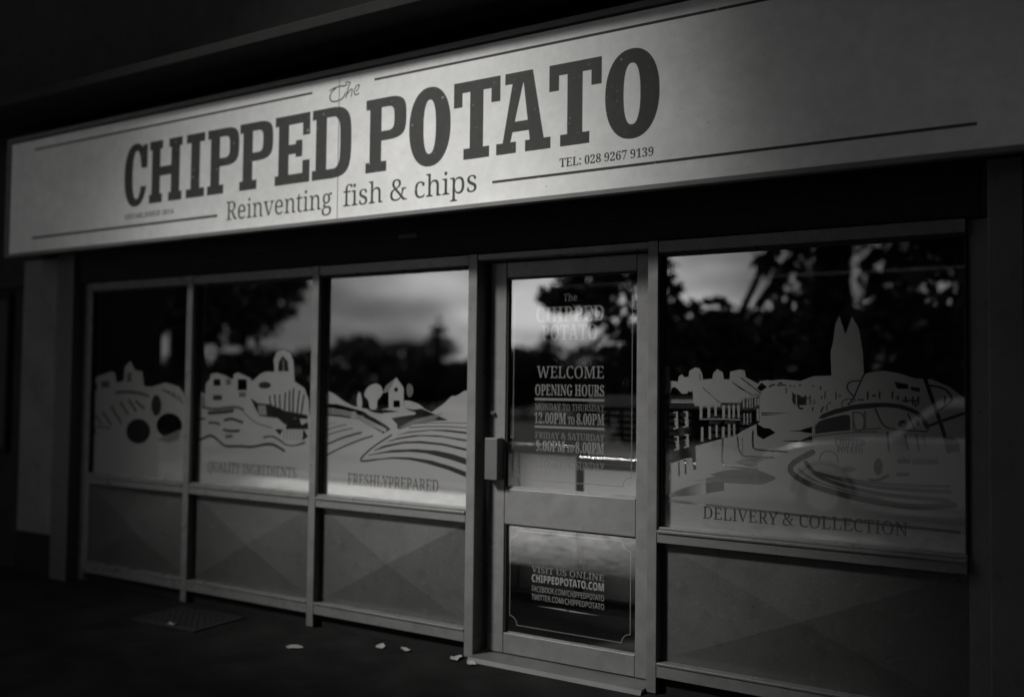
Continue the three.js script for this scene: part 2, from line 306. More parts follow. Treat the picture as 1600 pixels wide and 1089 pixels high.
    [0,0,0,-1.485,1.573,-1.463,1.602,-1.436,1.578,-1.467,1.557],
    [1,0,0.003,-1.769,1.574,-1.675,1.494],
    [1,0,0.004,-1.613,1.601,-1.508,1.536],
    [1,0,0.006,-1.584,1.58,-1.55,1.56],
    [1,0,0.005,-1.565,1.622,-1.546,1.607,-1.504,1.577,-1.467,1.547],
    [1,0,0.004,-1.784,1.643,-1.782,1.608],
    [1,0,0.005,-1.673,1.494,-1.565,1.496],
    [1,0,0.004,-1.504,1.54,-1.469,1.541],
    [0,0,0,-1.489,1.399,-1.449,1.377,-1.423,1.376,-1.393,1.356,-1.453,1.322,-1.484,1.339],
    [1,1,0.004,-1.479,1.399,-1.446,1.377],
    [0,0.1,0,-1.311,1.555,-1.297,1.544,-1.272,1.542,-1.27,1.533,-1.254,1.533,-1.252,1.542,-1.243,1.54,-1.243,1.495,-1.297,1.491,-1.311,1.509],
    [1,1,0.006,-1.291,1.541,-1.291,1.491],
    [1,0,0.005,-1.225,1.542,-1.225,1.497],
    [1,0,0.004,-1.243,1.526,-1.225,1.529],
    [0,0,0,-1.463,1.453,-1.308,1.453,-1.463,1.446],
    [0,0,0,-1.463,1.443,-1.363,1.443,-1.463,1.438],
    [0,0,0,-1.333,1.367,-1.272,1.372,-1.216,1.392,-1.216,1.358,-1.272,1.366],
    [0,0,0,-1.372,1.317,-1.272,1.323,-1.216,1.349,-1.216,1.313,-1.308,1.315],
    [1,0,0.007,-1.423,1.579,-1.416,1.59,-1.398,1.59],
    [1,0,0.006,-1.386,1.588,-1.34,1.59],
    [1,0,0.007,-1.379,1.599,-1.359,1.599],
    [1,0,0.007,-1.324,1.589,-1.317,1.583],
    [1,0,0.007,-1.306,1.586,-1.299,1.586],
    [1,0,0.006,-1.279,1.589,-1.268,1.589],
    [1,0,0.006,-1.213,1.59,-1.209,1.583],
    [1,0,0.007,-1.175,1.584,-1.175,1.568],
    [1,0,0.006,-1.006,1.524,-0.976,1.524],
    [1,0,0.006,-1.091,1.542,-1.08,1.542],
    [1,0,0.006,-0.94,1.545,-0.922,1.544],
    [1,0,0.006,-1.139,1.506,-1.128,1.506],
    [1,0,0.007,-1.174,1.463,-1.168,1.483,-1.161,1.485],
    [1,0,0.007,-1.283,1.492,-1.277,1.471,-1.259,1.479],
    [1,0,0.005,-1.341,1.577,-1.341,1.547],
    [1,0,0.005,-1.154,1.561,-1.156,1.526],
    [1,0,0.005,-1.104,1.562,-1.104,1.524],
    [1,0,0.005,-0.961,1.564,-0.961,1.525],
    [1,0,0.005,-1.146,1.499,-1.146,1.468],
    [1,0,0.005,-1.171,1.539,-1.171,1.525],
    [1,0,0.005,-1.213,1.486,-1.213,1.468],
    [1,0.1,0.003,-1.212,1.52,-1.201,1.516,-1.201,1.502,-1.212,1.5,-1.214,1.509],
    [1,0,0.006,-0.995,1.613,-1.027,1.614,-1.052,1.598,-1.055,1.572,-1.023,1.539],
    [1,0,0.007,-0.976,1.643,-0.997,1.599,-1.027,1.519,-1.048,1.501],
    [1,0.1,0.004,-1.074,1.489,-1.08,1.509,-1.065,1.525,-1.023,1.528,-1.012,1.524,-1.027,1.512],
    [0,0.12,0,-1.188,1.431,-1.165,1.454,-1.109,1.478,-1.023,1.499,-0.918,1.509,-0.918,1.489,-1.027,1.477,-1.109,1.454,-1.165,1.431],
    [0,0.15,0,-1.201,1.356,-1.201,1.395,-1.183,1.418,-1.148,1.432,-1.07,1.452,-1.044,1.452,-1.038,1.435,-1.038,1.38,-1.122,1.37],
    [1,0.45,0.007,-1.027,1.464,-0.976,1.474,-0.974,1.382,-1.025,1.378,-1.027,1.464],
    [1,0.6,0.006,-0.968,1.472,-0.968,1.385],
    [1,0.5,0.008,-1.205,1.345,-1.122,1.359,-1.031,1.371,-0.918,1.378],
    [1,0.5,0.003,-1.21,1.313,-1.21,1.385,-1.196,1.413],
    [1,0.35,0.005,-1.183,1.234,-1.174,1.261,-1.157,1.276,-1.135,1.279,-1.113,1.273,-1.096,1.252,-1.094,1.225],
    [1,0.15,0.02,-1.123,1.459,-1.058,1.484,-0.963,1.501,-0.845,1.503,-0.773,1.485,-0.725,1.455,-0.701,1.405],
    [1,0.3,0.008,-0.925,1.482,-0.901,1.417,-0.87,1.393,-0.773,1.389,-0.702,1.386],
    [1,0.35,0.008,-0.785,1.466,-0.755,1.396],
    [1,0.4,0.006,-1.026,1.466,-1.026,1.381],
    [1,0.4,0.006,-0.976,1.474,-0.973,1.389],
    [1,0.4,0.006,-1.026,1.379,-0.901,1.395],
    [1,0.25,0.01,-0.873,1.38,-0.867,1.289],
    [1,0.25,0.009,-0.797,1.369,-0.785,1.299],
    [1,0.25,0.009,-0.749,1.371,-0.737,1.295],
    [1,0.4,0.006,-0.719,1.372,-0.708,1.303],
    [0,0.15,1,-0.785,1.415,-0.788,1.404,-0.795,1.395,-0.806,1.392,-0.817,1.395,-0.824,1.402,-0.827,1.413,-0.824,1.424,-0.816,1.433,-0.806,1.436,-0.795,1.433,-0.788,1.425],
    [0,0.15,1,-0.732,1.426,-0.734,1.418,-0.738,1.411,-0.743,1.409,-0.748,1.411,-0.752,1.417,-0.754,1.425,-0.752,1.434,-0.748,1.44,-0.743,1.442,-0.737,1.44,-0.734,1.434],
    [1,0,0.017,-0.709,1.621,-0.683,1.538,-0.654,1.45,-0.631,1.376,-0.614,1.301],
    [1,0,0.013,-0.69,1.415,-0.62,1.445,-0.551,1.472],
    [1,0.05,0.009,-0.701,1.595,-0.636,1.59,-0.602,1.552,-0.596,1.521,-0.654,1.482],
    [0,0,0,-0.842,1.61,-0.784,1.598,-0.781,1.578,-0.83,1.578],
    [0,0,0,-0.772,1.588,-0.733,1.582,-0.732,1.564,-0.769,1.572],
    [1,0.05,0.008,-0.793,1.543,-0.793,1.514],
    [1,0.05,0.007,-0.763,1.543,-0.763,1.505],
    [1,0.05,0.008,-0.739,1.544,-0.74,1.505],
    [1,0.05,0.007,-0.809,1.523,-0.736,1.525],
    [1,0.05,0.008,-0.754,1.518,-0.749,1.496],
    [1,0.05,0.008,-0.628,1.546,-0.628,1.508],
    [1,0.05,0.008,-0.55,1.513,-0.533,1.51],
    [1,0.05,0.008,-0.827,1.546,-0.827,1.526],
    [1,0.05,0.008,-0.851,1.565,-0.851,1.532],
    [1,0.05,0.008,-0.96,1.563,-0.96,1.53],
    [1,0.05,0.008,-0.907,1.564,-0.907,1.531],
    [1,0.05,0.008,-0.941,1.544,-0.922,1.544],
    [0,0.05,0,-0.632,1.363,-0.591,1.365,-0.571,1.34,-0.566,1.3,-0.62,1.301],
    [0,0.2,1,-0.893,1.217,-0.896,1.197,-0.903,1.183,-0.914,1.177,-0.924,1.181,-0.932,1.195,-0.935,1.215,-0.932,1.234,-0.924,1.249,-0.914,1.255,-0.903,1.25,-0.895,1.236],
    [1,0.3,0.013,-0.951,1.155,-0.92,1.144,-0.871,1.179],
    [0,0.5,1,-1.014,1.2,-1.018,1.193,-1.03,1.187,-1.046,1.184,-1.062,1.185,-1.074,1.19,-1.078,1.197,-1.074,1.204,-1.062,1.21,-1.046,1.213,-1.03,1.212,-1.018,1.207],
    [0,0.35,0,-0.831,1.258,-0.773,1.26,-0.773,1.239,-0.831,1.236],
    [0,0.45,0,-0.767,1.259,-0.655,1.265,-0.655,1.242,-0.767,1.236],
    [0,0.4,0,-0.834,1.194,-0.78,1.198,-0.78,1.182,-0.834,1.178],
    [1,0.25,0.027,-1.214,1.269,-1.293,1.228,-1.33,1.184,-1.293,1.144,-1.189,1.098,-0.968,1.057,-0.73,1.038,-0.594,1.065],
    [1,0.3,0.019,-1.246,1.22,-1.209,1.159,-1.067,1.116,-0.871,1.084,-0.612,1.083],
    [1,0.5,0.011,-1.282,1.187,-1.23,1.137,-1.067,1.096,-0.89,1.067],
    [1,0.3,0.017,-1.209,1.175,-1.067,1.142,-0.871,1.114,-0.611,1.122],
    [1,0.4,0.012,-1.087,1.156,-0.89,1.128,-0.611,1.146],
    [0,0.42,0,-1.729,1.132,-1.673,1.152,-1.599,1.166,-1.525,1.172,-1.487,1.177,-1.525,1.182,-1.609,1.203,-1.55,1.221,-1.406,1.234,-1.463,1.216,-1.487,1.196,-1.477,1.168,-1.391,1.14,-1.396,1.126,-1.458,1.098,-1.574,1.096,-1.811,1.095,-1.698,1.126],
    [0,0.25,0,-2.016,0.99,-1.878,1.052,-1.775,1.09,-1.653,1.1,-1.653,1.057,-1.774,1.029,-1.968,0.998],
    [1,0.3,0.01,-1.661,1.316,-1.664,1.249,-1.664,1.181,-1.594,1.178,-1.521,1.172],
    [1,1,0.004,-1.655,1.283,-1.653,1.196],
    [1,0.25,0.008,-1.584,1.329,-1.582,1.233,-1.501,1.234,-1.406,1.234],
    [1,0.4,0.004,-1.56,1.33,-1.557,1.239],
    [1,0.1,0.009,-1.506,1.36,-1.509,1.28,-1.492,1.268,-1.406,1.266,-1.335,1.264],
    [1,0,0.008,-1.896,1.188,-1.894,1.114],
    [1,0,0.009,-1.861,1.2,-1.858,1.127],
    [1,0,0.007,-1.95,1.171,-1.95,1.151],
    [1,0.4,0.014,-1.966,0.985,-1.274,0.962,-0.572,0.946],
  ],
};

// ---------- ground ----------
const structure = (o) => { o.userData.kind = 'structure'; return o; };
{
  const g = new THREE.PlaneGeometry(700, 700); g.rotateX(-Math.PI / 2); metric(g);
  structure(mesh('tarmac_ground', g, M.tarmac, scene));
  // broad pale concrete apron, in front of the dark strip along the shop; wet patches make it uneven
  const slabTex = noiseTexture(1024, (u, v) => 0.82 + 0.5 * tile(u, v, 10, 21, 6) - 0.6 * smooth(0.02, 0.2, tile(u, v, 22, 6, 5)) + 0.1 * (rnd() - 0.5), 3.1);
  const wetTex = noiseTexture(512, (u, v) => 0.5 + 0.9 * tile(u, v, 12, 33, 5), 2.3, false);
  const m = std({ color: grey(0.6), map: slabTex, roughness: 0.75, roughnessMap: wetTex, bumpMap: fineBump, bumpScale: 0.004, name: 'pale_concrete' });
  structure(mesh('concrete_apron', box(-46, 30, -0.1, 0.012, 2.35, 6.6), m, scene));
  structure(mesh('kerb', box(-46, 30, -0.1, 0.1, 6.6, 6.75, 0.02), std({ color: grey(0.3), map: dirtTex, roughness: 0.9, name: 'kerb_stone' }), scene));
}

// ---------- the shop ----------
const shop = thing('shop_building', 'dark single shop unit with grey framed glazed front and door under a long sign', 'shop building');
mesh('upper_wall', box(-12.5, 4.6, 2.34, 6.8, -0.3, -0.004), M.darkWall, shop);
mesh('added_canopy', box(-12.5, 4.6, 3.64, 3.71, -0.003, 0.55, 0.01), M.dark, shop);  // added overhang that shades the top of the sign
mesh('roof', box(-12.7, 4.8, 6.8, 7.0, -6.2, 0.3), M.dark, shop);
// soffit boards under the sign: long planks with gaps
for (let k = 0; k < 3; k++) mesh('soffit_board', box(-7.42, -0.12, 2.575, 2.592, 0.004 + k * 0.092, 0.09 + k * 0.092), M.dark, shop);
for (let k = 0; k < 2; k++) mesh('head_board', box(-6.93, -0.48, 2.338 + k * 0.117, 2.45 + k * 0.117, -0.003, 0.003 + 0.004 * k), M.dark, shop);
mesh('vent_plate', box(-3.7, -3.56, 2.46, 2.487, 0.0075, 0.014, 0.003), std({ color: grey(0.06), roughness: 0.6, name: 'vent_metal' }), shop);
mesh('side_wall', box(-12.5, -7.661, 0, 2.34, -0.3, -0.05), M.darkWall, shop);
mesh('side_wall', box(-0.3, 4.6, 0, 2.34, -0.3, 0.02), M.darkWall, shop);
mesh('plinth', box(-6.86, -3.19, 0, 0.086, -0.12, -0.05), M.plinth, shop);
mesh('plinth', box(-1.985, -0.48, 0, 0.086, -0.12, -0.05), M.plinth, shop);

// left pier, shutter guide and the neighbour's front beyond it
mesh('pier', box(-7.66, -7.17, 0.33, 2.55, -0.2, 0.02, 0.008), M.pillar, shop);
mesh('pier_plinth', box(-7.66, -7.17, 0, 0.328, -0.2, 0.03, 0.008), M.plinth, shop);
mesh('shutter_guide', box(-7.15, -6.93, 0, 2.57, -0.2, 0.05, 0.006), std({ color: grey(0.12), map: grainTex, roughness: 0.6, name: 'guide_paint' }), shop);
mesh('pier', box(-0.44, -0.3, 0, 2.57, -0.2, 0.06, 0.01), M.pillar, shop);

// frame members
const rad = 0.004;
const F = 0, B = -0.11;                                            // front and back of the frame
const jambs = [[-6.93, -6.8], [-5.65, -5.587], [-4.425, -4.366], [-3.185, -3.123], [-2.045, -1.988], [-0.532, -0.44]];
for (const [a, b] of jambs) { const end = a < -6.9 || b > -0.45; mesh('mullion', box(a, b, 0.005, 2.335, a > -3.3 && a < -2 ? -0.16 : B, end ? -0.05 : F, rad), M.frame, shop); }   // the two end posts are set back behind the piers
const bays = [[-6.8, -5.65], [-5.587, -4.425], [-4.366, -3.185], [-1.988, -0.532]];
for (const [a, b] of [...bays, [-3.123, -2.045]]) mesh('head_rail', box(a + 0.001, b - 0.001, a === -3.123 ? 2.297 : 2.27, 2.332, B, F - 0.004, rad), M.frame, shop);
for (const [a, b] of bays) {
  mesh('middle_rail', box(a + 0.001, b - 0.001, 0.772, 0.838, B, F - 0.002, rad), M.frame, shop);
  mesh('bottom_rail', box(a + 0.001, b - 0.001, 0.087, 0.163, B, F - 0.002, rad), M.frame, shop);
  mesh('sill_lip', box(a + 0.002, b - 0.002, 0.824, 0.8375, -0.0015, 0.008, 0.003), M.frame, shop);
  mesh('drip_lip', box(a + 0.002, b - 0.002, 0.152, 0.1625, -0.0015, 0.005, 0.002), M.frame, shop);
  // glazing beads, set back from the face
  const w = part('glazing_bead', shop);
  mesh('bead', box(a + 0.002, b - 0.002, 0.8385, 0.852, -0.06, -0.012, 0.003), M.frame, w);
  mesh('bead', box(a + 0.002, b - 0.002, 2.257, 2.2695, -0.06, -0.022, 0.003), M.gasket, w);
  mesh('bead', box(a + 0.0005, a + 0.012, 0.853, 2.256, -0.062, -0.03, 0.003), M.gasket, w);
  mesh('bead', box(b - 0.012, b - 0.0005, 0.853, 2.256, -0.062, -0.03, 0.003), M.gasket, w);
  // kick panel: a shallow pyramid of four facets
  const x0 = a + 0.001, x1 = b - 0.001, y0 = 0.164, y1 = 0.771, zb = -0.058, zt = -0.012, cx = (x0 + x1) / 2, cy = (y0 + y1) / 2;
  const v = [[x0, y0, zb], [x1, y0, zb], [x1, y1, zb], [x0, y1, zb], [cx, cy, zt]], pos = [], uv = [];
  for (const [i, j] of [[0, 1], [1, 2], [2, 3], [3, 0]]) for (const q of [v[i], v[j], v[4]]) { pos.push(...q); uv.push(q[0], q[1]); }
  const g = new THREE.BufferGeometry();
  g.setAttribute('position', new THREE.Float32BufferAttribute(pos, 3)); g.setAttribute('uv', new THREE.Float32BufferAttribute(uv, 2)); g.computeVertexNormals();
  const kp = mesh('kick_panel', g, M.panel, shop);
  mesh('panel_back', box(x0, x1, y0, y1, -0.1, -0.06), M.panel, kp);
}

// ---------- window film prints ----------
function printCanvas(x0, y0, x1, y1, px, ops, texts) {
  const [c, g] = canvas(Math.round((x1 - x0) * px), Math.round((y1 - y0) * px));
  const X = (x) => (x - x0) * px, Y = (y) => (y1 - y) * px;
  g.fillStyle = '#000'; g.fillRect(0, 0, c.width, c.height);
  for (const o of ops) {
    const [kind, v, w] = o, n = (o.length - 3) / 2, P = [];
    for (let i = 0; i < n; i++) P.push([X(o[3 + 2 * i]), Y(o[4 + 2 * i])]);
    const shade = `rgb(${Math.round(v * 255)},${Math.round(v * 255)},${Math.round(v * 255)})`;
    g.beginPath();
    if (kind === 0 && w) {
      for (let i = 0; i <= n; i++) { const a = P[i % n], b = P[(i + 1) % n], mx = (a[0] + b[0]) / 2, my = (a[1] + b[1]) / 2; if (i) g.quadraticCurveTo(a[0], a[1], mx, my); else g.moveTo(mx, my); }
    } else if (kind === 1 && n > 2) {
      g.moveTo(...P[0]);
      for (let i = 1; i < n - 1; i++) { const a = P[i], b = P[i + 1]; if (i === n - 2) g.quadraticCurveTo(a[0], a[1], b[0], b[1]); else g.quadraticCurveTo(a[0], a[1], (a[0] + b[0]) / 2, (a[1] + b[1]) / 2); }
    } else { P.forEach((p, i) => (i ? g.lineTo(...p) : g.moveTo(...p))); if (kind === 0) g.closePath(); }
    if (kind === 0) { g.fillStyle = shade; g.fill(); } else { g.strokeStyle = shade; g.lineWidth = Math.max(1, w * px); g.lineCap = n > 2 ? 'round' : 'butt'; g.lineJoin = 'round'; g.stroke(); }
  }
  for (const t of texts) fitText(g, t.s, X(t.x0), X(t.x1), Y(t.y), t.cap * px, t.font, t.v ?? 0.12, t.skew);
  return c;
}
// text stretched to run from xa to xb with the given cap height
function fitText(g, s, xa, xb, base, cap, font, v, skew = 0) {
  g.save();
  g.font = `${font} 100px ${font.includes('mono') ? 'monospace' : ''}`.trim();
  g.font = font.replace('$', '100px');
  const w = g.measureText(s).width;
  g.translate(xa, base); g.transform((xb - xa) / w, 0, -skew, 1, 0, 0); g.scale(1, cap / 71);
  g.fillStyle = typeof v === 'number' ? `rgb(${Math.round(v * 255)},${Math.round(v * 255)},${Math.round(v * 255)})` : v;
  g.textBaseline = 'alphabetic'; g.fillText(s, 0, 0);
  g.restore();
}
function alphaMat(c, albedo, name, extra = {}) {
  const t = new THREE.CanvasTexture(c); t.magFilter = THREE.LinearFilter; t.anisotropy = 8;
  return std({ color: grey(albedo), alphaMap: t, transparent: true, roughness: 0.85, side: THREE.DoubleSide, name, ...extra });
}
const SERIF = '$ serif', SERIFB = 'bold $ serif', SANSB = 'bold $ sans-serif', SANS = '$ sans-serif';
const films = [
  ['potato', bays[0], 1.95, []],
  ['harbour', bays[1], 1.95, [{ s: 'QUALITY INGREDIENTS', x0: -5.47, x1: -4.596, y: 0.938, cap: 0.068, font: SERIF, v: 0.34 }]],
  ['farm', bays[2], 1.85, [{ s: 'FRESHLYPREPARED', x0: -4.152, x1: -3.424, y: 0.928, cap: 0.069, font: SERIF, v: 0.2 }]],
  ['town', bays[3], 2.0, [{ s: 'DELIVERY & COLLECTION', x0: -1.767, x1: -0.784, y: 0.909, cap: 0.061, font: SERIF, v: 0.3 }, { s: 'CHIPPED', x0: -1.11, x1: -0.972, y: 1.31, cap: 0.03, font: SERIFB, v: 0.4 }, { s: 'POTATO', x0: -1.1, x1: -0.982, y: 1.275, cap: 0.03, font: SERIFB, v: 0.4 }]],
];
for (const [key, [a, b], top, texts] of films) {
  const w = part('window', shop);
  const c = printCanvas(a, 0.8385, b, top, 900, FILM[key], []);
  const ink = new THREE.CanvasTexture(printCanvas(a, 0.8385, b, top, 900, [[0, 1, 0, a, 0.8, b, 0.8, b, top, a, top]], texts)); ink.colorSpace = THREE.SRGBColorSpace; ink.magFilter = THREE.LinearFilter;
  mesh('pane', sheet(a + 0.0005, b - 0.0005, 0.8385, 2.2695, -0.06), M.glass, w);
  mesh('window_film', sheet(a + 0.001, b - 0.001, 0.8385, top, -0.066), alphaMat(c, 0.38, 'frosted_film', { map: ink }), w);
}

// ---------- the door ----------
{
  const d = part('door', shop), z0 = -0.145, z1 = -0.1;
  mesh('stile', box(-3.092, -2.981, 0.035, 2.288, z0, z1, 0.005), M.frame, d);
  mesh('stile', box(-2.153, -2.052, 0.035, 2.288, z0, z1, 0.005), M.frame, d);
  mesh('top_rail', box(-2.98, -2.154, 2.197, 2.287, z0, z1 - 0.001, 0.004), M.frame, d);
  mesh('mid_rail', box(-2.98, -2.154, 0.772, 0.975, z0, z1 - 0.001, 0.004), M.frame, d);
  mesh('bottom_rail', box(-2.98, -2.154, 0.036, 0.151, z0, z1 - 0.001, 0.004), M.frame, d);
  const bead = new THREE.BufferGeometry();                          // sloped bead on top of the middle rail
  {
    const s = new THREE.Shape([new THREE.Vector2(0, 0), new THREE.Vector2(0.022, 0), new THREE.Vector2(0.004, 0.014), new THREE.Vector2(0, 0.014)]);
    bead.copy(metric(new THREE.ExtrudeGeometry(s, { depth: 0.825, bevelEnabled: false }).rotateY(-Math.PI / 2).translate(-2.1545, 0.9755, -0.1245)));
  }
  mesh('glazing_bead', bead, M.frame, d);
  mesh('glazing_bead', box(-2.979, -2.155, 2.187, 2.1965, -0.125, -0.11), M.gasket, d);
  mesh('glazing_bead', box(-2.9805, -2.972, 0.99, 2.186, -0.125, -0.108), M.gasket, d);
  mesh('glazing_bead', box(-2.9805, -2.972, 0.152, 0.771, -0.125, -0.108), M.gasket, d);
  mesh('glazing_bead', box(-2.9705, -2.155, 0.763, 0.7715, -0.125, -0.112), M.gasket, d);
  mesh('pane', sheet(-2.98, -2.154, 0.976, 2.196, -0.126), M.glass, d);
  mesh('pane', sheet(-2.98, -2.154, 0.152, 0.771, -0.126), M.glass, d);
  mesh('handle', box(-3.078, -2.99, 1.025, 1.267, -0.099, -0.032, 0.006), std({ color: grey(0.13), map: grainTex, roughness: 0.5, bumpMap: fineBump, bumpScale: 0.0006, name: 'handle_coat' }), d);
  const lk = new THREE.CylinderGeometry(0.011, 0.012, 0.02, 20); lk.rotateX(Math.PI / 2); lk.translate(-3.06, 1.41, -0.09);
  mesh('lock_cylinder', lk, M.polished, d);
  mesh('edge_strip', box(-3.114, -3.099, 0.34, 1.1, -0.15, -0.14), M.polished, d);
  const th = new THREE.Shape([new THREE.Vector2(0.06, 0), new THREE.Vector2(0.045, 0.022), new THREE.Vector2(-0.16, 0.03), new THREE.Vector2(-0.16, 0)]);
  mesh('threshold', metric(new THREE.ExtrudeGeometry(th, { depth: 1.075, bevelEnabled: false }).rotateY(-Math.PI / 2).translate(-2.0465, 0.001, 0)), std({ color: grey(0.16), map: dirtTex, roughness: 0.6, name: 'worn_aluminium' }), d);
  // white vinyl lettering on the inside of both panes
  const T = (s, x0, x1, y, cap, font, v = 1) => ({ s, x0, x1, y, cap, font, v });
  const border = (x0, x1, y0, y1, r, w) => {
    const pts = [], arc = (cx, cy, a0, a1) => { for (let k = 0; k <= 8; k++) { const a = a0 + (a1 - a0) * k / 8; pts.push(cx + r * Math.cos(a), cy + r * Math.sin(a)); } };
    const H = Math.PI / 2;
    arc(x0, y0, H, 0); arc(x1, y0, 2 * H, H); arc(x1, y1, 3 * H, 2 * H); arc(x0, y1, 4 * H, 3 * H); pts.push(x0, y0 + r);
    const out = [];
    for (let i = 0; i + 3 < pts.length; i += 2) out.push([1, 0.8, w, pts[i], pts[i + 1], pts[i + 2], pts[i + 3]]);
    return out;
  };
  const xa = -2.98, xb = -2.154;
  const upper = printCanvas(xa, 0.976, xb, 2.196, 900, [...border(-2.945, -2.192, 1.032, 2.14, 0.05, 0.005),
    [1, 1, 0.014, -2.801, 1.495, -2.357, 1.495], [1, 1, 0.012, -2.8, 1.338, -2.356, 1.338]], [
    T('The', -2.62, -2.53, 2.05, 0.04, SERIF, 0.9), T('CHIPPED', -2.803, -2.357, 1.935, 0.085, SERIFB, 0.9), T('POTATO', -2.76, -2.4, 1.832, 0.085, SERIFB, 0.9),
    T('WELCOME', -2.79, -2.358, 1.616, 0.066, SERIF), T('OPENING HOURS', -2.801, -2.357, 1.517, 0.062, SERIFB),
    T('MONDAY TO THURSDAY', -2.8, -2.357, 1.434, 0.036, SERIF, 0.8), T('12.00PM', -2.804, -2.595, 1.357, 0.062, SERIFB), T('TO', -2.585, -2.54, 1.358, 0.042, SERIFB), T('8.00PM', -2.53, -2.356, 1.358, 0.062, SERIFB),
    T('FRIDAY & SATURDAY', -2.798, -2.355, 1.272, 0.036, SERIF, 0.8), T('9.00PM', -2.793, -2.6, 1.2, 0.06, SERIFB), T('TO', -2.59, -2.545, 1.201, 0.042, SERIFB), T('8.00PM', -2.535, -2.355, 1.201, 0.06, SERIFB),
    T('CLOSED ON SUNDAY', -2.792, -2.354, 1.106, 0.044, SERIF, 0.8)]);
  const lower = printCanvas(xa, 0.152, xb, 0.771, 1300, [...border(-2.955, -2.193, 0.197, 0.738, 0.05, 0.0035),
    [0, 0.9, 0, -2.774, 0.324, -2.6, 0.328, -2.576, 0.326, -2.576, 0.32, -2.6, 0.32], [0, 0.9, 0, -2.37, 0.322, -2.545, 0.327, -2.568, 0.326, -2.568, 0.319, -2.545, 0.319]], [
    T('VISIT US ONLINE', -2.81, -2.349, 0.512, 0.034, SERIF, 0.75), T('CHIPPEDPOTATO.COM', -2.81, -2.348, 0.457, 0.042, SANSB), T('FACEBOOK.COM/CHIPPEDPOTATO', -2.809, -2.348, 0.403, 0.031, SANS, 0.85), T('TWITTER.COM/CHIPPEDPOTATO', -2.809, -2.347, 0.357, 0.031, SANS, 0.85)]);
  mesh('lettering', sheet(xa, xb, 0.976, 2.196, -0.129), alphaMat(upper, 0.24, 'white_vinyl'), d);
  mesh('lettering', sheet(xa, xb, 0.152, 0.771, -0.129), alphaMat(lower, 0.45, 'white_vinyl_small'), d);
}

